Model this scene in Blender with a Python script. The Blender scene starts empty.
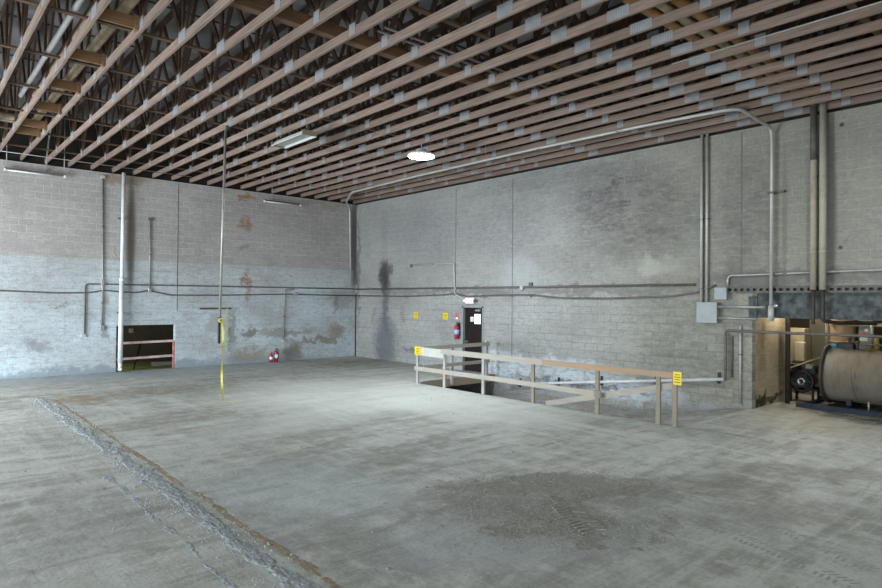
import bpy, math, random
from mathutils import Vector, Matrix, noise as mnoise
random.seed(7)
sc = bpy.context.scene
COL = sc.collection
CAMH = 2.4
XE, YN, H = 14.378, 21.559, 6.315      # long right-hand wall, left-hand wall, wall height
TZ = 6.36                              # underside of the trusses
DECK = 7.92
R = math.radians

# ------------------------------------------------------------------ materials
class NT:
    def __init__(s, name, rough=.8, metal=0.0, spec=.3):
        s.m = bpy.data.materials.new(name); s.m.use_nodes = True
        s.t = s.m.node_tree; s.n = s.t.nodes; s.b = s.n['Principled BSDF']
        s.b.inputs['Roughness'].default_value = rough
        s.b.inputs['Metallic'].default_value = metal
        s.b.inputs['Specular IOR Level'].default_value = spec
        s._obj = None
    def link(s, a, b): s.t.links.new(a, b)
    def node(s, typ, **kw):
        n = s.n.new(typ)
        for k, v in kw.items(): setattr(n, k, v)
        return n
    def val(s, sock, v):
        if hasattr(v, 'is_output'): s.link(v, sock)
        else: sock.default_value = v
    def obj(s):
        if s._obj is None: s._obj = s.node('ShaderNodeTexCoord').outputs['Object']
        return s._obj
    def math(s, op, a, b=0.0, c=None, clamp=False):
        n = s.node('ShaderNodeMath', operation=op); n.use_clamp = clamp
        s.val(n.inputs[0], a); s.val(n.inputs[1], b)
        if c is not None: s.val(n.inputs[2], c)
        return n.outputs[0]
    def mapping(s, vec, scale=(1, 1, 1), loc=(0, 0, 0), rot=(0, 0, 0)):
        n = s.node('ShaderNodeMapping'); s.link(vec, n.inputs['Vector'])
        n.inputs['Scale'].default_value = scale; n.inputs['Location'].default_value = loc
        n.inputs['Rotation'].default_value = rot
        return n.outputs[0]
    def noise(s, vec, scale, detail=4.0, rough=.6, dist=0.0):
        n = s.node('ShaderNodeTexNoise'); s.link(vec, n.inputs['Vector'])
        n.inputs['Scale'].default_value = scale; n.inputs['Detail'].default_value = detail
        n.inputs['Roughness'].default_value = rough; n.inputs['Distortion'].default_value = dist
        return n.outputs['Fac']
    def rng(s, v, a, b, c=0.0, d=1.0, smooth=False):
        n = s.node('ShaderNodeMapRange'); n.interpolation_type = 'SMOOTHSTEP' if smooth else 'LINEAR'
        s.val(n.inputs['Value'], v)
        for k, x in zip(('From Min', 'From Max', 'To Min', 'To Max'), (a, b, c, d)): s.val(n.inputs[k], x)
        return n.outputs['Result']
    def mix(s, f, a, b, mode='MIX'):
        n = s.node('ShaderNodeMix', data_type='RGBA', blend_type=mode)
        s.val(n.inputs[0], f)
        for i, v in ((6, a), (7, b)):
            if hasattr(v, 'is_output'): s.link(v, n.inputs[i])
            else: n.inputs[i].default_value = (*v, 1) if len(v) == 3 else v
        return n.outputs[2]
    def sep(s, v):
        n = s.node('ShaderNodeSeparateXYZ'); s.link(v, n.inputs[0]); return n.outputs
    def comb(s, x, y, z=0.0):
        n = s.node('ShaderNodeCombineXYZ')
        for i, v in enumerate((x, y, z)): s.val(n.inputs[i], v)
        return n.outputs[0]
    def color(s, c):
        if hasattr(c, 'is_output'): s.link(c, s.b.inputs['Base Color'])
        else: s.b.inputs['Base Color'].default_value = (*c, 1)
    def bump(s, h, strength=.3, dist=.01):
        n = s.node('ShaderNodeBump'); n.inputs['Strength'].default_value = strength
        n.inputs['Distance'].default_value = dist; s.link(h, n.inputs['Height'])
        s.link(n.outputs[0], s.b.inputs['Normal'])

def simple(name, c, rough=.7, metal=0.0, var=.12, scale=6.0, spec=.3, dirt=None):
    t = NT(name, rough, metal, spec)
    n = t.noise(t.obj(), scale, 5)
    lo = tuple(x*(1-var) for x in c); hi = tuple(min(1, x*(1+var)) for x in c)
    col = t.mix(t.rng(n, .3, .7), lo, hi)
    if dirt: col = t.mix(t.rng(t.noise(t.obj(), scale*.6, 6, .7), .52, .72, 0, .8), col, dirt)
    t.color(col); return t.m

def wood(name, axis, c1, c2, rough=.75, fresh=None):
    t = NT(name, rough)
    sc_ = [14, 14, 14]; sc_[axis] = .7
    v = t.mapping(t.obj(), tuple(sc_))
    n = t.noise(v, 2.2, 6, .65, .4)
    col = t.mix(t.rng(n, .3, .72), c1, c2)
    oi = t.node('ShaderNodeObjectInfo').outputs['Random']
    col = t.mix(t.rng(oi, 0, 1, 0, .35), col, (c1[0]*.75, c1[1]*.72, c1[2]*.7))
    big = t.noise(t.mapping(t.obj(), tuple(.35 if i != axis else .5 for i in range(3))), 1.2, 3)
    col = t.mix(t.rng(big, .5, .72, 0, .5), col, fresh or (c2[0]*1.1, c2[1]*.95, c2[2]*.85))
    t.color(col); t.bump(n, .15, .004); return t.m

def block(name, ax, base, paint=None, paint_z=3.5, stains_shadows=(), zoff=0.0, mortar=1.22, contrast=.07, warm=None, joint=.42, pale=.6):
    """painted concrete block; ax 0: wall runs along x, 1: along y"""
    t = NT(name, .88, 0, .2)
    s = t.sep(t.obj()); u, z = s[ax], s[2]
    uv0 = t.comb(u, t.math('ADD', z, 2.032+zoff))
    wv = t.noise(uv0, 1.1, 3)
    uv = t.comb(u, t.math('ADD', t.math('ADD', z, 2.032+zoff), t.math('MULTIPLY', t.math('SUBTRACT', wv, .5), .03)))
    br = t.node('ShaderNodeTexBrick'); t.link(uv, br.inputs['Vector'])
    br.offset = .5; br.squash = 1.0
    br.inputs['Scale'].default_value = 1.0; br.inputs['Brick Width'].default_value = .4064
    br.inputs['Row Height'].default_value = .2032; br.inputs['Mortar Size'].default_value = .0085
    br.inputs['Mortar Smooth'].default_value = .5; br.inputs['Bias'].default_value = 0
    br.inputs['Color1'].default_value = (0, 0, 0, 1); br.inputs['Color2'].default_value = (1, 1, 1, 1); br.inputs['Mortar'].default_value = (.5, .5, .5, 1)
    rnd = t.sep(br.outputs['Color'])[0]; mor = br.outputs['Fac']
    big = t.noise(t.mapping(uv0, (.28, .45, 1)), 1.6, 6, .65)
    med = t.noise(t.mapping(uv0, (1, 2.2, 1)), 4.5, 6, .7)
    fine = t.noise(uv0, 38, 3, .7)
    grit = t.noise(t.mapping(uv0, (1, 1.6, 1)), 14, 4, .75)
    drip = t.noise(t.mapping(uv0, (7, .22, 1)), 1.5, 4, .7)
    rowv = t.noise(t.mapping(uv0, (.35, 5.0, 1)), 1.0, 3, .6)
    K = lambda k: [min(1, x*k) for x in base]
    col = t.mix(rnd, K(1-contrast), K(1+contrast))
    if paint:
        m = t.math('MULTIPLY', t.rng(z, paint_z+.02, paint_z-.02), t.rng(big, .3, .62, 1, .6))
        m = t.math('MULTIPLY', m, t.rng(med, .38, .66, 1.0, .7))
        m = t.math('MULTIPLY', m, t.rng(z, paint_z, paint_z-2.2, .5, 1.0))
        col = t.mix(m, col, paint)
    if warm: col = t.mix(t.rng(u, warm[0], warm[1], 0, warm[3], True), col, warm[2], 'MULTIPLY')
    col = t.mix(t.rng(big, .4, .66, 0, .4), col, K(.6))
    col = t.mix(t.math('MULTIPLY', t.rng(med, .5, .64, 0, .42), t.rng(rnd, 0, 1, .5, 1)), col, K(.55))
    col = t.mix(t.rng(med, .44, .3, 0, .35), col, K(1.35))
    col = t.mix(t.rng(rowv, .55, .72, 0, .3), col, K(.6))
    col = t.mix(t.rng(drip, .56, .74, 0, .3), col, K(.6))
    # joints: pale where the mortar is clean, dark where it has collected dirt
    jn = t.noise(t.mapping(uv0, (.6, .9, 1)), 2.2, 4, .7)
    zz = t.rng(z, paint_z-.6, paint_z+.8, -.10, .10) if paint else 0.0
    jn = t.math('ADD', jn, zz)
    col = t.mix(t.math('MULTIPLY', mor, t.rng(jn, .46, .60, 0, pale)), col, K(1.55))
    col = t.mix(t.math('MULTIPLY', mor, t.rng(jn, .50, .38, 0, joint)), col, K(.45))
    col = t.mix(t.rng(grit, .5, .68, 0, .45), col, K(.45))
    col = t.mix(t.rng(grit, .44, .3, 0, .35), col, K(1.4))
    w1 = t.noise(uv0, 2.4, 5, .7); w2 = t.noise(t.mapping(uv0, (1, 1, 1), (7.3, 2.1, 4)), 2.4, 5, .7)
    wu = t.math('ADD', u, t.math('MULTIPLY', t.math('SUBTRACT', w1, .5), 1.0))
    wz = t.math('ADD', z, t.math('MULTIPLY', t.math('SUBTRACT', w2, .5), 1.0))
    for (cu, cz, ru, rz, c, k, warp) in stains_shadows:
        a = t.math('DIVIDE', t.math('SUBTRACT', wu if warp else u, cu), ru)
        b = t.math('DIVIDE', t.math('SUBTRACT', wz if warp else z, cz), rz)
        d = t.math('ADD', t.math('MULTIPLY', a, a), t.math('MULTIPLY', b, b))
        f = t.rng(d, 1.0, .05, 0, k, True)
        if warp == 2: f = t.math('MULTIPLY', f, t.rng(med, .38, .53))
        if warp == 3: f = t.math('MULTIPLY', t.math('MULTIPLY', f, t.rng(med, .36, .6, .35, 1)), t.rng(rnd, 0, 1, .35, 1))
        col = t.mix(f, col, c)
    t.color(col)
    hgt = t.math('ADD', t.math('MULTIPLY', mor, -1.0), t.math('MULTIPLY', grit, .8))
    t.bump(hgt, .6, .008)
    return t.m

W = {}
SOOT = (.045, .042, .045); RUST = (.24, .10, .035); DIRT = (.17, .145, .105); WHITE = (.62, .70, .78)
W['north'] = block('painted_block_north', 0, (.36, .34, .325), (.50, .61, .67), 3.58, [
    (9.52, 6.05, .45, .22, RUST, .85, 2), (9.5, 5.05, .30, .35, RUST, .75, 2), (9.52, 4.25, .42, .12, RUST, .6, 2),
    (9.6, 3.0, .26, .45, RUST, .75, 2), (9.66, 2.45, .12, .4, RUST, .6, 2), (5.5, 6.2, .9, .22, (.2, .12, .06), .6, 1), (12.9, 6.2, .9, .14, (.3, .22, .12), .5, 2),
    (5.22, 3.75, .05, .35, RUST, .7, 1),
    (5.68, 4.3, .17, 2.3, (.095, .08, .065), .8, 0), (3.1, .95, .42, .3, (.2, .2, .215), .7, 1),  # tall strip beside the white pipe is its cast shadow, painted
    (3.75, 2.1, .3, .07, DIRT, .6, 1), (8.5, 1.45, .5, .5, (.3, .29, .28), .7, 1), (8.2, .75, .8, .3, (.33, .32, .3), .6, 2),
    (9.1, 1.3, .18, .9, DIRT, .6, 1), (9.7, 1.1, .4, .25, (.15,.115,.075), .75, 1), (9.75, .25, 1.1, .35, (.2, .15, .085), .6, 1), (11.2, 1.12, 1.6, .16, (.16,.125,.085), .55, 1), (11.5, .3, .55, .55, (.17, .155, .11), .85, 1),
    (13.45, 1.1, .5, .38, (.18, .115, .06), .6, 1), (12.6, .75, 1.6, .14, DIRT, .7, 1),
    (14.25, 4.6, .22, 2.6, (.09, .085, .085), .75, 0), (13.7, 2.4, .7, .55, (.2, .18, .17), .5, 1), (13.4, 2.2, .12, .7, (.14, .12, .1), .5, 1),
    (4.9, 1.3, .18, .3, (.12, .11, .1), .6, 1), (4.97, 2.3, .13, .22, (.33, .28, .27), .9, 0),
    (6.0, .0, 9.5, .3, (.2, .24, .28), .8, 1)], joint=.25)
W['east'] = block('painted_block_east', 1, (.285, .282, .268), (.35, .36, .355), 2.62, [
    (19.55, 3.3, .55, .8, SOOT, .92, 1), (19.58, 3.15, .3, .6, SOOT, .6, 1), (19.5, 2.1, .34, 1.2, SOOT, .6, 1), (19.5, .7, .95, 1.4, (.10, .11, .125), .8, 1),
    (20.3, 1.7, .14, .5, (.2, .14, .1), .5, 1), (18.4, 1.7, .14, .5, (.2, .14, .1), .5, 1),
    (21.4, 3.6, .14, 3.4, (.09, .09, .09), .6, 1), (19.6, 5.0, .3, 1.2, (.2, .2, .21), .5, 1),
    (9.2, 4.9, 2.3, 1.5, (.085, .075, .075), .75, 3), (9.6, 5.0, 1.0, .8, (.08, .07, .075), .6, 3), (8.6, 3.9, 1.6, .6, (.11, .10, .09), .6, 3), (7.6, 4.6, 1.2, 1.4, (.11, .105, .09), .6, 3),
    (13.2, 4.6, 2.6, 1.3, (.15, .15, .155), .6, 3), (16.8, 4.6, 1.9, 1.5, (.15, .15, .16), .6, 3), (10.5, 3.6, 2.6, .6, (.14, .135, .12), .55, 3), (11.5, 6.0, 4.0, .4, (.14, .14, .145), .5, 3), (18.5, 5.2, 2.2, 1.0, (.16, .16, .17), .55, 3),
    (5.9, 4.3, .75, 2.0, (.08, .08, .08), .7, 3), (6.05, 2.95, .4, .4, (.13, .13, .14), .6, 1), (8.0, 3.3, .8, .3, (.42, .44, .37), .6, 3),
    (13.4, 2.67, 9.0, .16, (.12, .11, .10), .55, 1), (5.0, 2.9, 2.6, .25, (.11, .105, .10), .7, 1), (12.6, 3.15, 1.0, .8, (.38, .41, .43), .4, 2),
    (10.0, 1.5, 3.0, .35, (.2, .195, .17), .5, 3), (7.4, 1.3, 1.6, .8, (.18, .175, .155), .5, 3),
    (17.9, .45, .6, .12, (.1, .11, .13), .7, 1), (11.0, .42, 2.6, .42, WHITE, .5, 2), (13.2, .35, 1.3, .6, WHITE, .5, 2),
    (8.8, .0, 1.8, .35, WHITE, .6, 2), (10.3, .02, 3.6, .09, (.06, .075, .11), .6, 1), (7.3, -.15, 1.2, .25, (.4, .43, .5), .6, 2),
    (4.12, 4.3, .12, 2.2, (.07, .07, .06), .6, 0), (5.02, 4.2, .07, 2.0, (.1, .1, .09), .4, 0), (3.95, 6.02, .06, .06, (.03, .03, .03), .9, 0), (3.97, 3.52, .05, .05, (.03, .03, .03), .9, 0), (6.9, 1.3, 2.6, 2.6, (.13, .125, .10), .62, 3), (5.0, 4.6, 2.4, 2.4, (.16, .155, .13), .4, 3), (9.5, -1.0, 5.5, .5, (.13, .105, .075), .85, 1)],  # two tall strips paint pipe shadows; low broad dirt also dims the lit wall
    warm=(12.0, 6.0, (.95, .92, .78), .95), pale=.45, joint=.62)
W['plain'] = block('painted_block_rear', 0, (.40, .39, .37))
W['plainy'] = block('painted_block_west', 1, (.40, .39, .37))
W['warm'] = block('bare_block_machine_room', 0, (.36, .31, .22), None, 0, [
    (14.8, .12, .5, .22, (.02, .016, .01), .95, 1), (15.6, .1, .7, .12, (.03, .02, .012), .9, 1), (15.0, 1.7, .25, .5, (.12, .08, .04), .7, 1), (14.9, 1.2, .35, .8, (.2, .14, .08), .6, 1)], mortar=1.05, joint=.7)
W['dark'] = block('dark_block', 0, (.12, .105, .08), None, 0, [])  # dark walls of the pit and back rooms

def floor_mat():
    t = NT('dusty_concrete', .62, 0, .35)
    v = t.obj(); s = t.sep(v); x, y = s[0], s[1]
    base = (.36, .385, .375)
    big = t.noise(t.mapping(v, (.22, .35, 1), (3, 1, 0)), 1.0, 7, .62)
    col = t.mix(t.rng(big, .36, .64), (.29, .295, .265), (.475, .475, .43))
    wipe = t.noise(t.mapping(v, (.5, 3.2, 1), (0, 0, 0), (0, 0, .9)), .9, 7, .68, .6)
    col = t.mix(t.rng(wipe, .47, .62, 0, .75), col, (.20, .19, .155))
    wipe2 = t.noise(t.mapping(v, (2.6, .4, 1), (4, 2, 0), (0, 0, -.35)), 1.0, 7, .68, .6)
    col = t.mix(t.rng(wipe2, .48, .64, 0, .6), col, (.50, .505, .465))
    mott = t.noise(v, 3.2, 8, .72, .3)
    col = t.mix(t.rng(mott, .5, .66, 0, .5), col, (.2, .19, .155))
    col = t.mix(t.rng(mott, .46, .34, 0, .55), col, (.50, .505, .465))
    w1 = t.noise(v, 1.3, 6, .7); w2 = t.noise(t.mapping(v, (1, 1, 1), (5, 9, 2)), 1.3, 6, .7)
    wx = t.math('ADD', x, t.math('MULTIPLY', t.math('SUBTRACT', w1, .5), 1.6))
    wy = t.math('ADD', y, t.math('MULTIPLY', t.math('SUBTRACT', w2, .5), 1.6))
    dirt = (.15, .13, .1); pale = (.62, .63, .595); blue = (.33, .38, .41)
    for (cx, cy, rx, ry, ang, c, k) in [
        (6.0, 4.9, 1.7, .75, -.55, (.16, .145, .115), .75), (5.1, 4.6, 1.0, .8, 0, (.2, .19, .165), .6), (7.9, 3.7, 1.3, .5, -.6, (.17, .15, .12), .6),
        (7.6, 2.6, 1.2, .5, -.5, (.2, .18, .15), .5), (9.6, 3.2, 1.6, .35, -.9, (.17, .15, .12), .5),
        (4.6, 8.4, 1.6, .35, .35, (.19, .17, .13), .6), (6.2, 7.6, 1.9, .4, .3, (.18, .165, .13), .6), (6.0, 9.8, 2.0, .4, .2, (.2, .185, .15), .5), (4.2, 12.6, 1.8, .8, .3, (.2, .18, .14), .6),
        (4.8, 16.6, 2.3, .8, .1, (.21, .18, .13), .65), (6.6, 15.4, 1.3, .5, .2, (.22, .19, .14), .5),
        (1.4, 17.4, 1.8, .25, .1, (.25, .18, .1), .7), (3.3, 16.2, .4, 1.2, .2, (.25, .18, .1), .6),
        (3.2, 5.6, .5, 1.6, .3, (.19, .18, .15), .55), (1.6, 7.6, .5, 1.5, .1, (.25, .25, .23), .5),
        (9.0, 13.2, 3.6, 2.8, -.6, pale, .5), (9.6, 9.8, 1.5, 2.6, 0, pale, .5), (7.2, 11.0, 2.4, 1.0, .2, pale, .4), (3.9, 7.0, 1.2, 1.6, 0, blue, .4),  # pale ellipses paint the hanging lamp's pool of light on the slab
        (6.0, 20.6, 5.0, .8, 0, (.34, .385, .42), .75), (12.9, 19.2, 1.3, 1.6, 0, (.24, .225, .19), .6), (4.6, 4.2, 1.4, .7, -.6, (.33, .36, .36), .6),
        (15.9, 3.5, 1.55, 1.9, 0, (.02, .018, .015), 1.0), (13.6, 4.3, 1.2, 1.2, 0, (.38, .34, .27), .6), (16.3, 5.3, 1.0, .25, .2, (.52, .40, .24), .7)]:  # last, warm ellipse is machine room lamplight painted on the floor
        dx = t.math('SUBTRACT', wx, cx); dy = t.math('SUBTRACT', wy, cy)
        ca, sa = math.cos(ang), math.sin(ang)
        a = t.math('DIVIDE', t.math('ADD', t.math('MULTIPLY', dx, ca), t.math('MULTIPLY', dy, sa)), rx)
        b = t.math('DIVIDE', t.math('SUBTRACT', t.math('MULTIPLY', dy, ca), t.math('MULTIPLY', dx, sa)), ry)
        d = t.math('ADD', t.math('MULTIPLY', a, a), t.math('MULTIPLY', b, b))
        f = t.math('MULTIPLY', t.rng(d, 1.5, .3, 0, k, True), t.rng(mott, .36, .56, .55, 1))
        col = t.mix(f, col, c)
    fine = t.noise(v, 22, 6, .75)
    col = t.mix(t.rng(fine, .5, .7, 0, .42), col, (.17, .16, .13))
    col = t.mix(t.rng(fine, .45, .3, 0, .4), col, (.52, .525, .485))
    scr = t.noise(t.mapping(v, (1, 26, 1), (0, 0, 0), (0, 0, .8)), 1.4, 4, .7)
    col = t.mix(t.rng(scr, .56, .66, 0, .35), col, (.5, .52, .5))
    scr2 = t.noise(t.mapping(v, (22, 1, 1), (3, 0, 0), (0, 0, .25)), 1.2, 4, .7)
    col = t.mix(t.rng(scr2, .56, .68, 0, .35), col, (.18, .175, .15))
    t.color(col)
    h = t.math('ADD', t.math('MULTIPLY', fine, .6), t.math('MULTIPLY', mott, 1.2))
    t.bump(h, .6, .016)
    t.link(t.rng(mott, .35, .65, .5, .8), t.b.inputs['Roughness'])
    return t.m
M = {}
M['floor'] = floor_mat()
def rubble(name, c1, c2, c3):
    t = NT(name, .95, 0, .1)
    n = t.noise(t.obj(), 18, 8, .75); n2 = t.noise(t.obj(), 3, 5, .6)
    col = t.mix(t.rng(n, .35, .65), c1, c2); col = t.mix(t.rng(n2, .45, .65), col, c3)
    t.color(col); t.bump(n, .8, .03); return t.m
M['ridge'] = rubble('crumbled_concrete', (.22, .235, .235), (.42, .45, .46), (.32, .335, .335))
M['sand'] = rubble('brown_sand', (.21, .165, .11), (.33, .265, .175), (.31, .28, .22))
M['dirt'] = rubble('loose_dirt', (.19, .18, .15), (.36, .35, .31), (.27, .26, .225))
M['pit'] = rubble('pit_dirt', (.2, .18, .15), (.37, .35, .32), (.35, .36, .37))
M['print'] = rubble('pressed_dust', (.25, .25, .225), (.36, .36, .33), (.31, .31, .285))
M['stone'] = rubble('broken_concrete', (.2, .2, .19), (.36, .365, .355), (.3, .305, .3))
M['chord'] = wood('truss_chord_wood', 1, (.12, .08, .06), (.30, .23, .19), fresh=(.26, .17, .125))
M['web'] = wood('truss_web_wood', 2, (.032, .018, .012), (.085, .05, .033))  # truss timber darkened to put the attic shade into its colour
M['fascia'] = simple('shaded_fascia_boards', (.02, .016, .013), .9)  # near-black colour holds the shade of the recess above the walls
M['brace'] = wood('brace_wood', 0, (.055, .032, .019), (.115, .07, .042))  # darkened like the webs, attic shade in the colour
M['beam'] = wood('rough_beam_wood', 0, (.08, .045, .026), (.18, .11, .066))
M['hdr'] = wood('hanger_wood', 0, (.15, .083, .042), (.26, .155, .08))
M['railx'] = wood('rail_wood_x', 0, (.28, .26, .225), (.40, .37, .325))
M['raily'] = wood('rail_wood_y', 1, (.30, .225, .155), (.42, .32, .22), fresh=(.42, .25, .13))
M['railg'] = wood('grey_rail_wood', 1, (.28, .265, .235), (.42, .39, .34), fresh=(.36, .29, .2))
M['post'] = wood('post_wood', 2, (.19, .17, .13), (.29, .26, .205))
M['postw'] = wood('pale_post_wood', 2, (.32, .32, .32), (.46, .46, .45))
M['slab'] = wood('landing_edge_wood', 0, (.24, .2, .145), (.33, .28, .21))
def plate_mat():
    t = NT('galvanised_plate', .55, .25, .4)
    s = t.sep(t.obj())
    wv = t.math('SINE', t.math('MULTIPLY', s[1], 160.0))
    n = t.noise(t.obj(), 3, 3)
    col = t.mix(t.rng(n, .3, .7), (.19, .195, .20), (.29, .295, .30))
    col = t.mix(t.rng(wv, 0, 1, 0, .35), col, (.12, .125, .13))
    t.color(col); return t.m
M['plate'] = plate_mat()
def deck_mat():
    t = NT('roof_deck_boards', .9)
    s = t.sep(t.obj())
    n = t.noise(t.obj(), .8, 5, .6)
    col = t.mix(t.rng(n, .4, .62), (.25, .245, .25), (.12, .12, .12))
    # joints where the roof sheets meet, and the dark vents cut in them
    m = t.math('PINGPONG', s[1], 1.22); col = t.mix(t.rng(m, .06, .04), col, (.02, .02, .02))
    t.color(col); return t.m
M['deck'] = deck_mat()
M['conduit'] = simple('conduit_steel', (.30, .30, .28), .45, .45, .2, 5, dirt=(.2, .17, .13))
M['conduitd'] = simple('dirty_conduit', (.12, .112, .105), .6, .3, .25, 6)
M['conduitl'] = simple('pale_conduit', (.42, .42, .39), .5, .25, .12, 4)
M['pipew'] = simple('white_painted_pipe', (.58, .6, .61), .55, 0, .12, 3, dirt=(.38, .34, .3))
M['pipetan'] = simple('tan_pipe', (.32, .28, .215), .6, 0, .2, 2.2, dirt=(.19, .14, .09))
M['pipecream'] = simple('cream_pipe', (.34, .32, .26), .6, 0, .14, 2.2, dirt=(.23, .2, .14))
M['pipedark'] = simple('dark_iron_pipe', (.06, .052, .045), .6, .4, .3, 5)
M['insul'] = simple('pipe_insulation', (.25, .20, .14), .9, 0, .35, 4, dirt=(.12, .085, .05))
M['insulb'] = simple('brown_pipe_insulation', (.22, .12, .05), .9, 0, .2, 4)
M['duct'] = simple('galvanised_duct', (.46, .46, .45), .4, .5, .2, 3)
M['steelbox'] = simple('grey_enamel_box', (.245, .265, .26), .5, .1, .1, 3)
M['channel'] = simple('strut_channel_steel', (.10, .092, .08), .6, .2, .3, 5)
M['black'] = simple('black_iron', (.02, .02, .022), .5, .3, .3, 8)
M['lintel'] = simple('stained_lintel', (.07, .078, .078), .85, 0, .75, 5, dirt=(.014, .012, .010))
M['wire'] = simple('hanger_wire', (.3, .3, .3), .5, .6, .1)
M['fixture'] = simple('aged_white_enamel', (.45, .45, .42), .4, 0, .1, 5)
M['white'] = simple('white_enamel', (.68, .68, .65), .4, 0, .06, 5)
M['lens'] = simple('fixture_reflector', (.33, .35, .33), .4, .2, .08, 6)
M['brassend'] = simple('fixture_end_cap', (.33, .27, .19), .5, .3, .1)
M['yellow'] = simple('safety_yellow', (.72, .52, .01), .5, 0, .08, 9)
M['tape'] = simple('yellow_strap', (.46, .43, .09), .6, 0, .25, 20)
M['paletape'] = simple('faded_tape', (.40, .40, .24), .8, 0, .3, 8)
M['ink'] = simple('black_print', (.03, .03, .02), .6, 0, .1)
M['red'] = simple('extinguisher_red', (.30, .008, .025), .35, 0, .1, 9, .5)
M['redpaint'] = simple('red_painted_steel', (.45, .13, .11), .6, 0, .25, 9, dirt=(.5, .5, .5))
M['railpink'] = simple('worn_red_white_rail', (.45, .33, .30), .6, 0, .3, 3, dirt=(.5, .52, .53))
M['label'] = simple('paper_label', (.75, .77, .78), .6, 0, .04)
M['bluelab'] = simple('blue_label', (.35, .45, .68), .6, 0, .04)
M['door'] = simple('dark_brown_door', (.015, .009, .008), .6, 0, .3, 4, .15)
M['frame'] = simple('grey_door_frame', (.22, .25, .27), .6, 0, .15, 5)
M['chrome'] = simple('chrome', (.6, .6, .6), .25, .9, .05)
def tank_mat():
    t = NT('dusty_tank_steel', .82, .0, .25)
    v = t.obj(); n = t.noise(v, 2.0, 5, .65)
    col = t.mix(t.rng(n, .3, .7), (.13, .115, .09), (.215, .19, .15))
    run = t.noise(t.mapping(v, (.6, 3.2, .5)), 1.6, 5, .7)
    col = t.mix(t.rng(run, .52, .68, 0, .65), col, (.15, .085, .045))
    run2 = t.noise(t.mapping(v, (1, 9, 1.2), (3, 1, 0)), 1.4, 5, .75)
    col = t.mix(t.rng(run2, .56, .68, 0, .75), col, (.05, .042, .035))
    low = t.noise(v, 1.1, 3); col = t.mix(t.rng(low, .5, .65, 0, .5), col, (.22, .22, .2))
    t.color(col); t.bump(n, .3, .01); return t.m
M['tank'] = tank_mat()
M['skid'] = simple('blue_painted_steel', (.012, .02, .032), .6, .2, .5, 6)
M['bluebox'] = simple('blue_valve', (.03, .16, .3), .5, .1, .2)
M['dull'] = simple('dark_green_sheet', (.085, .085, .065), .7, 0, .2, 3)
M['pale'] = simple('pale_cabinet', (.36, .33, .24), .6, 0, .15, 4)
M['palew'] = simple('off_white_case', (.56, .53, .42), .6, 0, .1, 4)
M['cab'] = simple('grey_green_cabinet', (.25, .28, .26), .55, .1, .1, 4)
M['redlab'] = simple('red_label', (.6, .12, .07), .6, 0, .05)
M['rag'] = simple('yellow_rag', (.42, .30, .1), .9, 0, .3, 12)
M['drum'] = simple('tan_drum', (.24, .165, .1), .7, 0, .25, 3)
M['stick'] = simple('bare_stick', (.60, .5, .33), .8, 0, .1)
M['motor'] = simple('black_motor', (.025, .028, .03), .4, .4, .4, 10, .5)
M['green'] = simple('green_painted_floor', (.33, .38, .16), .7, 0, .3, 3)
M['brown'] = simple('rusty_bar', (.10, .075, .055), .8, .2, .4, 12)
def emit(name, c, s):
    t = NT(name); t.color((.8, .8, .8)); t.b.inputs['Emission Color'].default_value = (*c, 1); t.b.inputs['Emission Strength'].default_value = s; return t.m
M['lamp'] = emit('lit_lamp_lens', (.86, .96, 1), 26)
M['lite'] = emit('daylit_door_glass', (.9, 1, .98), 1.6)
M['tube'] = emit('bulkhead_glow', (1, .85, .6), 14)
M['exitred'] = emit('exit_red_letters', (1, .05, .06), .55)
M['exitface'] = simple('exit_sign_face', (.5, .46, .45), .5, 0, .05)

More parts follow.
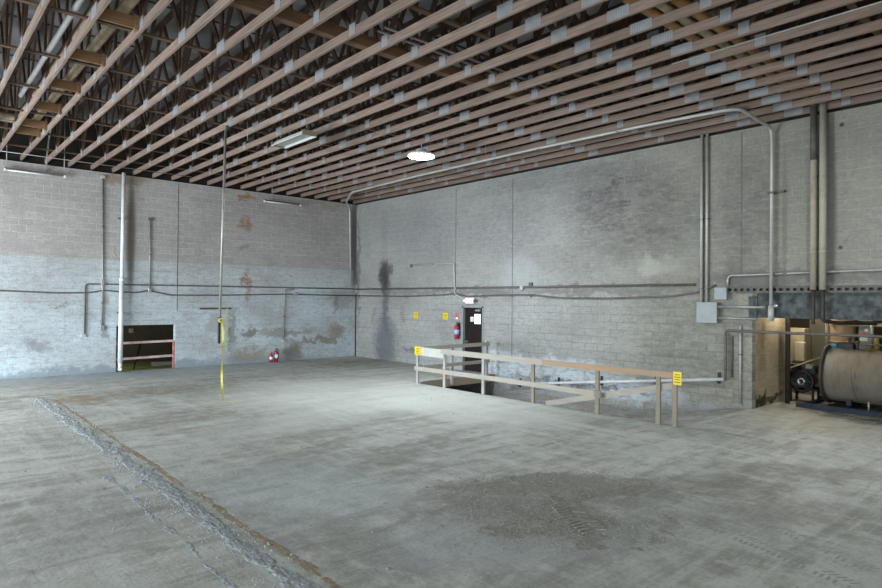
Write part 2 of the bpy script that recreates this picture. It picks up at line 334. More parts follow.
# ------------------------------------------------------------------ mesh helpers
class MB:
    def __init__(s): s.v = []; s.f = []; s.sm = []
    def add(s, vs, fs, smooth=False):
        o = len(s.v); s.v += [tuple(v) for v in vs]
        for f in fs: s.f.append(tuple(i+o for i in f)); s.sm.append(smooth)
        return s
    def box(s, a, b):
        x0, y0, z0 = [min(p, q) for p, q in zip(a, b)]; x1, y1, z1 = [max(p, q) for p, q in zip(a, b)]
        return s.add([(x0, y0, z0), (x1, y0, z0), (x1, y1, z0), (x0, y1, z0), (x0, y0, z1), (x1, y0, z1), (x1, y1, z1), (x0, y1, z1)],
                     [(0, 3, 2, 1), (4, 5, 6, 7), (0, 1, 5, 4), (1, 2, 6, 5), (2, 3, 7, 6), (3, 0, 4, 7)])
    def cbox(s, c, size, bev=0.0):
        h = [k/2 for k in size]
        if bev <= 0: return s.box([c[i]-h[i] for i in range(3)], [c[i]+h[i] for i in range(3)])
        # box with its twelve edges chamfered
        vs = []; idx = {}
        for sx in (-1, 1):
            for sy in (-1, 1):
                for sz in (-1, 1):
                    for k in range(3):
                        p = [sx*(h[0]-(bev if k != 0 else 0)), sy*(h[1]-(bev if k != 1 else 0)), sz*(h[2]-(bev if k != 2 else 0))]
                        idx[(sx, sy, sz, k)] = len(vs); vs.append([p[i]+c[i] for i in range(3)])
        fs = []
        for k in range(3):
            a, b = [i for i in range(3) if i != k]
            for sg in (-1, 1):
                q = []
                for (u, w) in ((-1, -1), (1, -1), (1, 1), (-1, 1)):
                    t = [0, 0, 0]; t[k] = sg; t[a] = u; t[b] = w; q.append(idx[(*t, k)])
                fs.append(q)
            for u in (-1, 1):
                for w in (-1, 1):
                    t0 = [0, 0, 0]; t1 = [0, 0, 0]; t0[k] = -1; t1[k] = 1; t0[a] = t1[a] = u; t0[b] = t1[b] = w
                    fs.append((idx[(*t0, a)], idx[(*t1, a)], idx[(*t1, b)], idx[(*t0, b)]))
        for sx in (-1, 1):
            for sy in (-1, 1):
                for sz in (-1, 1): fs.append(tuple(idx[(sx, sy, sz, k)] for k in range(3)))
        return s.add(vs, fs)
    def beam(s, p, q, w, h, up=(0, 0, 1)):
        """rectangular bar from p to q; w across, h along up"""
        p, q = Vector(p), Vector(q); d = (q-p).normalized(); up = Vector(up)
        r = d.cross(up)
        if r.length < 1e-4: r = d.cross(Vector((0, 1, 0)))
        r.normalize(); u = r.cross(d).normalized()
        vs = [e+r*(w/2*i)+u*(h/2*j) for e in (p, q) for i, j in ((-1, -1), (1, -1), (1, 1), (-1, 1))]
        return s.add(vs, [(0, 1, 2, 3), (7, 6, 5, 4), (0, 4, 5, 1), (1, 5, 6, 2), (2, 6, 7, 3), (3, 7, 4, 0)])
    def tube(s, pts, r, n=10, fil=0.0, cap=True):
        P = [Vector(p) for p in pts]
        if fil and len(P) > 2:
            Q = [P[0]]
            for i in range(1, len(P)-1):
                a, b, c = P[i-1], P[i], P[i+1]
                l = min(fil, (a-b).length*.49, (c-b).length*.49)
                A = b+(a-b).normalized()*l; B = b+(c-b).normalized()*l
                for k in range(7):
                    t = k/6; Q.append(A*(1-t)**2+b*2*t*(1-t)+B*t*t)
            Q.append(P[-1]); P = Q
        T = []
        for i in range(len(P)):
            a = P[max(0, i-1)]; b = P[min(len(P)-1, i+1)]; T.append((b-a).normalized())
        ref = Vector((0, 0, 1)) if abs(T[0].z) < .9 else Vector((0, 1, 0))
        N = (ref-T[0]*ref.dot(T[0])).normalized(); vs = []; fs = []
        for i, p in enumerate(P):
            N = (N-T[i]*N.dot(T[i])).normalized(); B = T[i].cross(N)
            rr = r[i] if isinstance(r, (list, tuple)) else r
            vs += [p+N*(rr*math.cos(2*math.pi*k/n))+B*(rr*math.sin(2*math.pi*k/n)) for k in range(n)]
        for i in range(len(P)-1):
            for k in range(n):
                k2 = (k+1) % n; fs.append((i*n+k, i*n+k2, (i+1)*n+k2, (i+1)*n+k))
        s.add(vs, fs, True)
        if cap:
            o = len(s.v)-len(vs)
            s.f.append(tuple(o+k for k in range(n-1, -1, -1))); s.sm.append(False)
            s.f.append(tuple(o+(len(P)-1)*n+k for k in range(n))); s.sm.append(False)
        return s
    def lathe(s, c, prof, n=24, axis='z'):
        def put(r, z, a):
            x, y = r*math.cos(a), r*math.sin(a)
            if axis == 'z': return (c[0]+x, c[1]+y, c[2]+z)
            if axis == 'y': return (c[0]+x, c[1]+z, c[2]+y)
            return (c[0]+z, c[1]+x, c[2]+y)
        vs = [put(r, z, 2*math.pi*k/n) for r, z in prof for k in range(n)]; fs = []
        for i in range(len(prof)-1):
            for k in range(n):
                k2 = (k+1) % n; fs.append((i*n+k, i*n+k2, (i+1)*n+k2, (i+1)*n+k))
        s.add(vs, fs, True); o = len(s.v)-len(vs)
        if prof[0][0] > 1e-4: s.f.append(tuple(o+k for k in range(n-1, -1, -1))); s.sm.append(False)
        if prof[-1][0] > 1e-4: s.f.append(tuple(o+(len(prof)-1)*n+k for k in range(n))); s.sm.append(False)
        return s
    def build(s, name, mat, parent=None, loc=None):
        base = wloc(parent) if parent else Vector(loc or (0, 0, 0))
        me = bpy.data.meshes.new(name)
        me.from_pydata([tuple(Vector(v)-base) for v in s.v], [], s.f)
        me.polygons.foreach_set('use_smooth', s.sm); me.materials.append(mat); me.update()
        import bmesh
        bm = bmesh.new(); bm.from_mesh(me); bmesh.ops.recalc_face_normals(bm, faces=bm.faces); bm.to_mesh(me); bm.free()
        o = bpy.data.objects.new(name, me); COL.objects.link(o)
        if parent: o.parent = parent
        elif loc: o.location = base
        return o
def wloc(o):
    v = Vector(o.location)
    while o.parent: o = o.parent; v += Vector(o.location)
    return v
def tag(o, label, cat, group=None, kind=None):
    o['label'] = label; o['category'] = cat
    if group: o['group'] = group
    if kind: o['kind'] = kind
    return o
def thing(name, label, cat, loc, group=None):
    o = bpy.data.objects.new(name, None); o.empty_display_size = .1; COL.objects.link(o); o.location = loc
    return tag(o, label, cat, group)
def struct(name, mb, mat, label=None, loc=None):
    o = mb.build(name, mat, None, loc); o['kind'] = 'structure'
    if label: o['label'] = label
    return o
def dup(root, label=None, loc=None):
    r = root.copy(); COL.objects.link(r)
    if loc: r.location = loc
    if label: r['label'] = label
    for ch in root.children:
        c = ch.copy(); COL.objects.link(c); c.parent = r
        for g in ch.children:
            d = g.copy(); COL.objects.link(d); d.parent = c
    return r
def one(name, mb, mat, label, cat, loc=None, group=None, kind=None):
    return tag(mb.build(name, mat, None, loc), label, cat, group, kind)

# ------------------------------------------------------------------ the room
PX0, PY0, PY1 = 11.2, 5.75, 13.62      # pit: west edge, south end, landing edge
DB = 15.4                              # how far the pit runs under the landing
f = MB()
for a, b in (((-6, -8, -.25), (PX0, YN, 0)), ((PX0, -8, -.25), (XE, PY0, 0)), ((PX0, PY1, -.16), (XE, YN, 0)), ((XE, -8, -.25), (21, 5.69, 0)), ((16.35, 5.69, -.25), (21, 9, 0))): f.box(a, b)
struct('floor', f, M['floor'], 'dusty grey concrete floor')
n = MB()
for a, b in (((-6, YN, -.3), (5.28, YN+.2, H)), ((7.1, YN, -.3), (XE+.2, YN+.2, H)), ((5.28, YN, 1.48), (7.1, YN+.2, H)), ((5.28, YN, -.3), (7.1, YN+.2, -.02))): n.box(a, b)
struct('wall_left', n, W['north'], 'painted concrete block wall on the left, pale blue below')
e = MB()
D0, D1, DZ = 14.12, 15.13, 2.18        # exit door
for a, b in (((XE, 5.69, -2.0), (XE+.2, D0, H)), ((XE, D1, -2.0), (XE+.2, YN, H)), ((XE, D0, DZ), (XE+.2, D1, H)), ((XE, D0, -2.0), (XE+.2, D1, 0)), ((XE, -8, 2.6), (XE+.2, 5.69, H))): e.box(a, b)
struct('wall_right', e, W['east'], 'long grey concrete block wall on the right')
# unseen walls behind the camera; dock door openings added to let daylight in
WO = [(13.2, 19.4, .0, 4.2), (2.5, 8.5, .0, 4.2)]
w = MB(); ys = -8.0
for a, b, z0, z1 in sorted(WO): w.box((-6.2, ys, -.3), (-6, a, DECK)); w.box((-6.2, a, z1), (-6, b, DECK)); ys = b
w.box((-6.2, ys, -.3), (-6, YN+.3, DECK)); struct('wall_west', w, W['plainy'])
SO = [(-5.0, .5, 0, 4.0), (5.0, 10.0, 0, 4.0)]
w = MB(); xs = -6.2
for a, b, z0, z1 in SO: w.box((xs, -8.2, -.3), (a, -8, DECK)); w.box((a, -8.2, z1), (b, -8, DECK)); xs = b
w.box((xs, -8.2, -.3), (XE+.2, -8, DECK)); struct('wall_south', w, W['plain'])
struct('ceiling', MB().box((-6.2, -8.2, DECK), (XE+.3, YN+.5, DECK+.12)), M['deck'], 'grey roof deck above the trusses')
struct('trim_1', MB().box((-6, YN+.14, H), (XE+.2, YN+.2, DECK)), M['fascia'])
struct('trim_2', MB().box((XE+.12, -8, H), (XE+.2, YN+.2, DECK)), M['fascia'])
# control joints in the blockwork
for k, (y, z0, z1) in enumerate([(12.87, .5, 6.2), (5.93, 2.9, 6.25), (15.47, 2.95, 6.2)]):
    struct('trim_%d' % (3+k), MB().box((XE-.004, y-.012, z0), (XE+.01, y+.012, z1)), M['conduitd'])
struct('trim_6', MB().box((7.14, YN-.004, 1.95), (7.164, YN+.01, 6.25)), M['conduitd'])
struct('trim_7', MB().box((XE-.035, YN-.03, -.0), (XE+.01, YN+.01, 2.6)), M['black'])
# pale mortar bead under the last truss, seams of the slab near the corner
fj = MB(); fj.box((11.75, 17.4, 0), (11.79, 21.5, .003)); fj.box((11.75, 17.38, 0), (14.3, 17.42, .003)); fj.box((12.6, 19.6, 0), (13.4, 19.72, .003))
struct('trim_8', fj, M['conduitd'])

# the sunken ramp beside the right-hand wall
def wallz(y):
    pts = [(5.6, .0), (6.0, -.02), (6.6, -.13), (7.3, -.34), (8.06, -.50), (9.6, -.40), (11, -.38), (12.5, -.46), (13.4, -.62), (15.6, -.8)]
    for (a, b), (c, d) in zip(pts, pts[1:]):
        if a <= y <= c: return b+(d-b)*(y-a)/(c-a)
    return pts[0][1] if y < 5.6 else pts[-1][1]
g = MB(); nx, ny = 34, 90; vs = []; fs = []
for j in range(ny+1):
    y = PY0+(DB-PY0)*j/ny
    for i in range(nx+1):
        x = PX0+(XE-PX0)*i/nx; k = (XE-x)/(XE-PX0)
        low = -.16*(y-PY0)
        z = wallz(y)*(1-min(1, k*1.6))+low*min(1, k*1.6)
        z = min(z, wallz(y)*(1-k)+.02) if y > 6.2 else z
        nz = mnoise.fractal(Vector((x*3, y*3, 0)), 1, 2, 5)*.06
        z += nz*min(1, (y-PY0)*1.0)
        vs.append((x, y, min(z, -.015*min(1, (y-PY0)*5))))
for j in range(ny):
    for i in range(nx): a = j*(nx+1)+i; fs.append((a, a+1, a+nx+2, a+nx+1))
g.add(vs, fs, True); ramp = struct('ramp_floor', g, M['pit'], 'sunken ramp covered with rubble and dirt')
p = MB(); p.box((PX0-.2, PY0, -2.0), (PX0, DB+.2, -.25)); p.box((PX0-.2, DB, -2.0), (XE, DB+.2, -.16)); p.box((PX0, PY0-.2, -.6), (XE, PY0, -.25))
struct('wall_pit', p, W['dark'])
struct('trim_9', MB().box((11.32, PY1-.05, -.2), (XE-.01, PY1, .02)), M['slab'], 'tan timber edge of the landing over the pit')

# ------------------------------------------------------------------ roof trusses
TS = .6096; I0, I1 = -6, 19
TX = lambda i: 2.70+TS*i
ORD = ['nearest to', 'second from', 'third from', 'fourth from', 'fifth from', 'sixth from', 'seventh from', 'eighth from', 'ninth from', 'tenth from', 'eleventh from', 'twelfth from', 'thirteenth from', 'fourteenth from',
       'fifteenth from', 'sixteenth from', 'seventeenth from', 'eighteenth from', 'nineteenth from', 'twentieth from', 'twenty-first from', 'twenty-second from', 'twenty-third from', 'twenty-fourth from', 'twenty-fifth from', 'twenty-sixth from']
CH = .145
T0 = thing('roof_truss', '', 'roof truss', (TX(I1), YN, TZ), 'wooden roof trusses side by side under the roof deck')
x0 = TX(I1); YS = -7.9; YE = YN+.13
def dx(mb, name, mat): return mb.build(name, mat, T0)
dx(MB().box((x0-.019, YS, TZ), (x0+.019, YE, TZ+CH)), 'bottom_chord', M['chord'])
dx(MB().box((x0-.019, YS, DECK-.14), (x0+.019, YE, DECK)), 'top_chord', M['web'])
nodes = [1.85+2.0*k for k in range(-4, 10)]
for y in nodes:
    for sg in (-1, 1):
        yt = y+sg*1.0
        if YS < yt < YE: dx(MB().beam((x0, y+sg*.05, TZ+CH-.02), (x0, yt-sg*.05, DECK-.12), .038, .089, (0, 1, 0)), 'web_member', M['web'])
    dx(MB().beam((x0, y, TZ+CH-.02), (x0, y, DECK-.12), .038, .089, (0, 1, 0)), 'web_member', M['web'])
    wd = .16 if round((y-1.85)/2) % 2 else .30
    dx(MB().box((x0-.0225, y-wd/2, TZ+.025), (x0+.0225, y+wd/2, TZ+CH+.06)), 'connector_plate', M['plate'])
for y, wd, up in ((4.82, .36, .02), (12.65, .2, .0), (-3.2, .36, .02)):
    dx(MB().box((x0-.0225, y-wd/2, TZ+.015), (x0+.0225, y+wd/2, TZ+CH+up)), 'connector_plate', M['plate'])
T0['label'] = 'wooden roof truss nearest to the long right-hand block wall'
for k in range(1, I1-I0+1):
    dup(T0, 'wooden roof truss, %s the long right-hand block wall' % ORD[k], (TX(I1-k), YN, TZ))
# lateral braces laid across the bottom chords
XA, XB = TX(I0), TX(I1)
BY = [20.3, 18.35, 16.4, 14.4, 12.33, 10.28, 6.75, 2.6]
for k, y in enumerate(BY):
    zb = TZ+CH
    one('lateral_brace', MB().box((XA, y-.045, zb), (XB, y+.045, zb+.03)), M['brace'],
        'thin brown brace lying across the truss bottom chords, %s the left-hand wall' % ORD[k], 'brace', (XA, y, zb), 'lateral braces across the trusses')
one('rough_beam', MB().box((3.2, 8.30, TZ+CH), (10.3, 8.45, TZ+CH+.19)), M['beam'], 'wide rough-sawn brown beam lying across the truss chords', 'beam', (3.2, 8.375, TZ+CH))
# short hanger blocks between two trusses on the left, carrying the insulated pipes
xb, xc = TX(-1)+.019, TX(0)-.019
BN = ['nearest the camera', 'second from the camera', 'third from the camera', 'fourth from the camera', 'fifth from the camera', 'closest to the left wall']
for k, y in enumerate((9.94, 11.89, 13.8, 15.65, 17.4, 18.3)):
    t = thing('pipe_support', 'short brown plank between two trusses under the insulated pipes, %s' % BN[k], 'support', (xb, y, TZ+CH), 'plank supports under the pipes')
    MB().box((xb, y-.019, TZ+.06), (xc-.04, y+.019, TZ+.24)).build('plank', M['hdr'], t)
    MB().box((xc-.06, y-.06, TZ+.03), (xc, y+.03, TZ+.25)).build('end_block', M['hdr'], t)
zp = TZ+.24
# insulated pipes
def pipe(name, pts, r, mat, label, cat='pipe', group=None, fil=.0, n=12):
    return one(name, MB().tube(pts, r, n, fil), mat, label, cat, pts[0], group)
for k, (x, m, lab) in enumerate(((2.20, 'insul', 'tan insulated pipe on the plank supports, the left of the pair'), (2.50, 'insul', 'tan insulated pipe on the plank supports, the right of the pair'))):
    pipe('insulated_pipe', [(x, -2, zp+.085), (x, 18.1-.28*(1-k)-.02, zp+.085), (-1.2, 18.1-.28*(1-k)-.02, zp+.085)], .08, M[m], lab, 'pipe', 'insulated pipes over the left trusses', .12)
pipe('round_duct', [(1.90, 2, TZ+CH+.075), (1.90, 15.4, TZ+CH+.075)], .042, M['duct'], 'pale galvanised pipe running along between two left trusses', 'pipe')
for k, (y, z) in enumerate(((4.73, 6.66), (4.53, 6.69), (4.30, 6.68))):
    pipe('insulated_pipe', [(7.6+.25*k, y, z), (XE-.02, y, z)], .075, M['insulb' if k != 1 else 'insul'],
         ['brown insulated pipe crossing above the right trusses, farthest of three', 'paler tan insulated pipe crossing above the right trusses, middle of three', 'brown insulated pipe crossing above the right trusses, nearest of three'][k], 'pipe', 'insulated pipes over the right trusses')
pipe('thin_conduit', [(1.0, 20.5, TZ-.012), (7.2, 20.5, TZ-.012)], .012, M['conduit'], 'thin conduit strung under the truss ends along the left wall', 'conduit')
for y, x1 in ((7.72, 11.5), (7.55, 11.5)):
    pipe('overhead_conduit', [(5.5, y, TZ+CH+.02), (x1, y, TZ+CH+.02)], .02, M['conduitd'], 'thin grey conduit lying across the truss chords, %s of two' % ('far one' if y > 7.6 else 'near one'), 'conduit', 'thin conduits across the trusses')
pipe('thin_conduit', [(TX(12)-.03, -2, TZ+CH-.01), (TX(12)-.03, 5.3, TZ+CH-.01)], .012, M['conduitl'], 'thin pale conduit fixed along the face of a right-hand truss', 'conduit')

# ------------------------------------------------------------------ conduits and pipes on the walls
def clipped(name, pts, r, mat, label, clips=(), fil=.12, cat='conduit', axis='x', box=None, extra=None):
    t = thing(name, label, cat, pts[0])
    MB().tube(pts, r, 10, fil).build('tube', mat, t)
    for c in clips:
        b = MB()
        if axis == 'x': b.box((c[0]-.03, c[1]-r-.012, c[2]-.015), (XE, c[1]+r+.012, c[2]+.015)) if abs(c[0]-XE) < .4 else b.box((c[0]-r-.012, c[1]-.03, c[2]-.015), (c[0]+r+.012, YN, c[2]+.015))
        b.build('clip', M['conduitd'], t)
    for b_ in (box or []): MB().cbox(b_[0], b_[1], .008).build('junction_box', M[b_[2]], t)
    return t
yw = YN-.03
clipped('wall_cable', [(-6, yw, 2.5), (2.2, yw, 2.55), (3.6, yw, 2.50), (4.5, yw, 2.52), (4.9, yw, 2.60), (5.3, yw, 2.56), (5.9, yw, 2.54), (6.2, yw, 2.62), (6.9, yw, 2.47), (8.5, yw, 2.48), (11.2, yw, 2.55), (14.3, yw, 2.52)], .022, M['conduitd'],
        'dark sagging cable running the length of the left wall', [(6.0, yw, 2.56), (8.6, yw, 2.49), (12, yw, 2.54)])
clipped('wall_conduit', [(4.38, yw, 1.24), (4.38, yw, 2.79), (11.3, yw, 2.80), (14.3, yw, 2.80)], .022, M['conduitd'], 'dark conduit bending down to a small box left of the low opening', [(8.0, yw, 2.8), (11.4, yw, 2.8), (5.9, yw, 2.79)], .12, box=[((4.35, YN-.03, 1.2), (.13, .06, .1), 'conduitl')])
clipped('wall_conduit', [(4.83, yw, 6.18), (4.86, yw, 3.0), (4.86, yw, 1.42)], .024, M['conduit'], 'thin vertical conduit left of the white pipe with a box at each end', [(4.85, yw, 4.6), (4.86, yw, 2.2)], .05, box=[((4.83, YN-.035, 6.16), (.13, .07, .1), 'conduitl'), ((4.87, YN-.03, 1.42), (.13, .06, .16), 'conduit'), ((4.86, YN-.03, 2.85), (.09, .06, .22), 'conduit')])
clipped('wall_conduit', [(6.25, yw, 4.95), (6.26, yw, 2.62)], .02, M['conduit'], 'short vertical conduit standing right of the white pipe', [(6.25, yw, 3.8)], .05, box=[((6.25, YN-.03, 4.97), (.12, .06, .09), 'conduitd'), ((6.26, YN-.03, 2.62), (.1, .06, .14), 'conduit')])
clipped('wall_conduit', [(11.09, yw, .78), (11.1, yw, 2.72), (11.35, yw, 2.74), (11.5, yw, 2.74)], .02, M['conduit'], 'conduit dropping to a small box above the two extinguishers', [(11.1, yw, 1.7)], .1, box=[((11.08, YN-.03, .76), (.12, .06, .09), 'conduitl'), ((11.6, YN-.035, 2.56), (.16, .06, .12), 'conduit')])
# big white vertical pipe
t = thing('vent_pipe', 'thick white vertical pipe at the left edge of the low wall opening', 'pipe', (5.36, YN-.13, .16))
px, py = 5.37, YN-.13
MB().tube([(px+.04, py, TZ), (px+.02, py, 2.95)], .057, 14).build('upper_tube', M['pipew'], t)
MB().tube([(px+.02, py, 2.97), (px, py, .3)], .072, 14).build('lower_tube', M['pipew'], t)
MB().tube([(px+.02, py, 2.9), (px+.02, py, 3.0)], .082, 14).build('coupling', M['pipew'], t)
MB().tube([(px, py, .32), (px, py, .12), (px-.03, py-.08, .10)], .06, 12, .06).build('outlet_elbow', M['pipew'], t)
for z in (1.9, 4.9): MB().box((px-.09, py-.0, z-.02), (px+.1, YN, z+.02)).build('bracket', M['conduitd'], t)
# rusty bar with hanging strip
t = thing('wall_bar', 'rusty brown bar fixed to the left wall behind the hanging pole', 'bar', (8.5, YN, 2.0))
MB().box((7.9, YN-.04, 1.985), (9.03, YN, 2.04)).build('bar', M['brown'], t)
s = MB()
for k in range(14):
    z = 2.02-k*.11
    s.box((8.84+.012*math.sin(k*.9), YN-.05, z-.11), (8.895+.012*math.sin(k*.9+.4), YN-.04, z))
one('yellow_tape', s, M['paletape'], 'faded yellow tape hanging from the rusty bar on the left wall', 'tape', (8.88, YN-.055, 1.98))
# corner conduit that runs along under the trusses and drops down the right-hand wall
zc = TZ-.03
t = thing('overhead_conduit', 'long pale conduit from the far corner along under the trusses to the right wall', 'conduit', (12.5, YN-.1, zc))
MB().tube([(14.06, YN-.06, 3.4), (13.99, YN-.06, 6.1), (13.6, YN-.4, zc), (12.56, 19.17, zc), (12.40, 15, zc), (12.38, 10.8, zc), (12.5, 7.4, zc), (12.70, 5.55, zc), (12.85, 5.33, zc), (14.24, 5.25, zc-.14), (14.26, 5.24, 5.9), (14.26, 5.25, 2.3)], .036, 10, .16).build('tube', M['conduitl'], t)
MB().cbox((14.07, YN-.07, 3.28), (.14, .1, .62), .01).build('switch_box', M['steelbox'], t)
MB().tube([(14.26, 5.25, 2.32), (14.26, 5.25, 1.98)], .062, 12).build('end_fitting', M['conduitl'], t)
for y in (17.5, 13.6, 10.2, 7.9): MB().box((12.30, y-.015, TZ-.075), (12.62, y+.015, TZ-.063)).build('clip', M['conduit'], t)
b = MB(); b.box((14.2, 5.18, 4.76), (XE, 5.32, 4.8)); b.box((14.26, 5.0, 4.77), (XE, 5.04, 4.81)); b.box((14.28, 5.02, 4.775), (14.32, 5.3, 4.8)); b.build('wall_bracket', M['conduitd'], t)
# horizontal runs on the right wall
xw = XE-.035
clipped('wall_conduit', [(xw, 21.5, 2.79), (xw, 15.4, 2.79), (xw, 7.0, 2.80)], .03, M['conduitd'], 'upper of two long horizontal conduits along the right wall', [(xw, y, 2.79) for y in (19, 17, 13, 10.5, 8.2)], .1, box=[((xw, 15.44, 2.77), (.06, .12, .12), 'conduit'), ((xw, 12.45, 2.77), (.07, .13, .11), 'conduitl')])
clipped('wall_cable', [(xw, 21.5, 2.52), (xw, 18, 2.50), (xw, 16, 2.56), (xw, 15.4, 2.60), (xw, 14.9, 2.5), (xw, 13.4, 2.55), (xw, 12.1, 2.56), (xw, 11, 2.47), (xw, 9.4, 2.46), (xw, 7.6, 2.52), (xw, 6.9, 2.62), (xw, 6.5, 2.78)], .024, M['conduitd'], 'sagging black cable under the long conduit on the right wall', [(xw, y, 2.52) for y in (19.5, 12.1)], .2, 'cable', box=[((xw, 12.1, 2.86), (.07, .12, .14), 'conduitd')])
clipped('wall_conduit', [(xw, 17.85, 3.66), (xw, 15.52, 3.64), (xw, 15.5, 3.3), (xw, 15.47, 2.6), (xw, 15.0, 2.4)], .024, M['conduitl'], 'short pale conduit with a box at its left end high above the yellow signs', [(xw, 16.6, 3.65)], .08, box=[((xw, 17.86, 3.64), (.06, .1, .12), 'conduitd')])
for k, (y, lab) in enumerate(((6.83, 'left of two thin vertical conduits rising from the grey box'), (6.70, 'right of two thin vertical conduits rising from the grey box'))):
    clipped('wall_conduit', [(xw-.02, y, TZ+.02), (xw-.02, y, 2.36)], .032, M['conduitl'], lab, [(xw-.02, y, 4.35), (xw-.02, y, 2.7)], 0)
t = thing('electrical_box', 'large grey electrical box below the pair of vertical conduits', 'electrical box', (XE, 6.66, 1.9))
MB().cbox((XE-.07, 6.66, 2.14), (.14, .47, .47), .008).build('body', M['steelbox'], t)
MB().cbox((XE-.145, 6.66, 2.14), (.012, .485, .485), .004).build('cover', M['steelbox'], t)
t = thing('electrical_box', 'small square grey box at the end of the slotted channel', 'electrical box', (XE, 6.38, 2.45))
MB().cbox((XE-.07, 6.34, 2.585), (.14, .27, .27), .006).build('body', M['steelbox'], t)
MB().cbox((XE-.144, 6.34, 2.585), (.01, .28, .28), .003).build('cover', M['steelbox'], t)
clipped('wall_conduit', [(xw, 6.22, 2.70), (xw, 6.22, 3.0), (xw, 5.95, 3.0), (xw, 3.0, 3.05), (xw, -1, 3.05)], .03, M['conduit'], 'conduit bending right from the small grey box above the slotted channel', [(xw, 5.0, 3.02)], .16)
clipped('wall_conduit', [(XE-.1, 6.5, 2.28), (XE-.1, 5.62, 2.28), (XE-.1, 5.36, 2.28)], .034, M['conduit'], 'upper of two short conduits leaving the right side of the large grey box', (), 0)
clipped('wall_conduit', [(XE-.1, 6.5, 2.02), (XE-.1, 5.55, 2.02)], .03, M['conduit'], 'lower of two short conduits leaving the right side of the large grey box', (), 0)
# slotted strut channel over the opening
t = thing('strut_channel', 'long perforated steel channel fixed above the machine room opening', 'channel', (XE, 6.2, 2.6))
ch = MB(); xf = XE-.06
ya, yb = -1.0, 6.22; pitch = .137; sl = .078
ch.box((xf, ya, 2.60), (XE, yb, 2.642)); ch.box((xf, ya, 2.70), (XE, yb, 2.745))
y = ya
while y < yb-.01:
    ch.box((xf, y+sl, 2.642), (xf+.03, min(y+pitch, yb), 2.70)); y += pitch
ch.build('channel', M['channel'], t)
MB().box((XE-.006, ya, 2.642), (XE+.0, yb, 2.70)).build('back_plate', M['black'], t)
struct('trim_10', MB().box((XE+.02, -8, 2.05), (XE+.2, 5.6, 2.6)), M['lintel'], 'dark stained lintel over the machine room opening')
struct('trim_11', MB().box((XE-.02, 5.6, 1.98), (XE-.001, 5.76, 2.52)), M['lintel'])
MBk = MB().lathe((XE-.05, 5.18, 2.32), [(.0, -.055), (.05, -.05), (.07, 0), (.05, .05), (0, .055)], 14)
one('round_junction_box', MBk, M['chrome'], 'shiny round junction box beside the vertical conduit fitting', 'junction box', (XE-.05, 5.18, 2.32))
# two big pipes
for k, (y, r, rs, m, lab) in enumerate(((4.42, .06, .04, 'pipetan', 'brownish vertical pipe, left of the two thick ones'), (4.245, .066, .042, 'pipecream', 'cream vertical pipe, right of the two thick ones'))):
    t = thing('riser_pipe', lab, 'pipe', (XE-.14, y, 2.0), 'thick riser pipes on the right wall')
    xx = XE-.15
    MB().tube([(xx, y, TZ+CH), (xx, y, 2.66)], r, 16).build('sleeve', M[m], t)
    MB().tube([(xx, y, 3.42), (xx, y, 3.46)], r+.006, 16).build('band', M[m], t)
    if k == 0: MB().tube([(xx, y, TZ+.1), (xx, y, 5.35)], r+.003, 16).build('upper_sleeve', M['channel'], t)
    pts = [(xx, y, 2.68), (xx, y, 2.1)] if k == 0 else [(xx, y, 2.68), (xx, y, 2.02), (xx+.5, y-.15, 1.97), (xx+1.2, 3.6, 1.97)]
    if k == 0: pts.append((xx, y, 1.95))
    MB().tube(pts, rs, 12, .1).build('lower_pipe', M['pipedark'], t)
    MB().box((xx, y-.03, 5.0), (XE, y+.03, 5.05)).build('bracket', M['conduitd'], t)
# handrail pipe: down the ramp, up the wall, across the opening
t = thing('pipe_handrail', 'grey pipe handrail along the ramp wall that rises and crosses the machine room opening', 'handrail', (XE-.09, 6.25, .6))
xr = XE-.09
MB().tube([(xr, 12.9, -.22), (xr, 6.27, .61)], .04, 10).build('ramp_rail', M['pipew'], t)
MB().tube([(xr, 6.30, .605), (xr, 6.24, .612), (xr, 6.24, 1.735), (xr, 5.9, 1.735), (xr, -1.0, 1.76)], .03, 10, .05).build('upright_and_crossbar', M['conduitd'], t)
for y in (12.5, 11.04, 9.6, 8.0, 6.42):
    z = .61-(y-6.27)*.1252
    b = MB(); b.box((xr-.02, y-.02, z-.06), (XE+.01, y+.02, z)); b.box((XE-.03, y-.03, z-.1), (XE+.01, y+.03, z+.16)); b.build('bracket', M['black'], t)
clipped('wall_conduit', [(xw, 5.93, 1.86), (xw, 5.93, .08)], .022, M['conduitl'], 'thin pale conduit down the block pier beside the opening', [(xw, 5.93, 1.2)], 0)
pipe('wall_conduit', [(xw, 6.12, 1.6), (xw, 6.12, .66)], .016, M['conduitd'], 'very thin dark conduit between the handrail upright and the block pier', 'conduit')

# ------------------------------------------------------------------ exit door group
xd = XE+.09
d = bpy.data.objects.new('door_1', None); COL.objects.link(d); d.location = (XE, (D0+D1)/2, 0); d['kind'] = 'structure'
fr = MB(); fr.box((XE-.015, D1-.06, 0), (XE+.16, D1, DZ)); fr.box((XE-.015, D0, 0), (XE+.16, D0+.05, DZ)); fr.box((XE-.015, D0, DZ-.05), (XE+.16, D1, DZ)); fr.build('door_frame', M['frame'], d)
MB().box((xd, D0+.05, .01), (xd+.05, D1-.06, DZ-.05)).build('door_leaf', M['door'], d)
MB().box((xd-.012, D0+.21, 1.60), (xd, D0+.48, 1.91)).build('door_window', M['lite'], d)
lf = MB()
for a, b in (((D0+.19, 1.58), (D0+.50, 1.60)), ((D0+.19, 1.91), (D0+.50, 1.93)), ((D0+.19, 1.60), (D0+.21, 1.91)), ((D0+.48, 1.60), (D0+.50, 1.91))): lf.box((xd-.018, a[0], a[1]), (xd, b[0], b[1]))
lf.build('window_bead', M['frame'], d)
MB().box((xd-.006, D0+.54, 1.66), (xd, D0+.69, 1.82)).build('notice', M['label'], d)
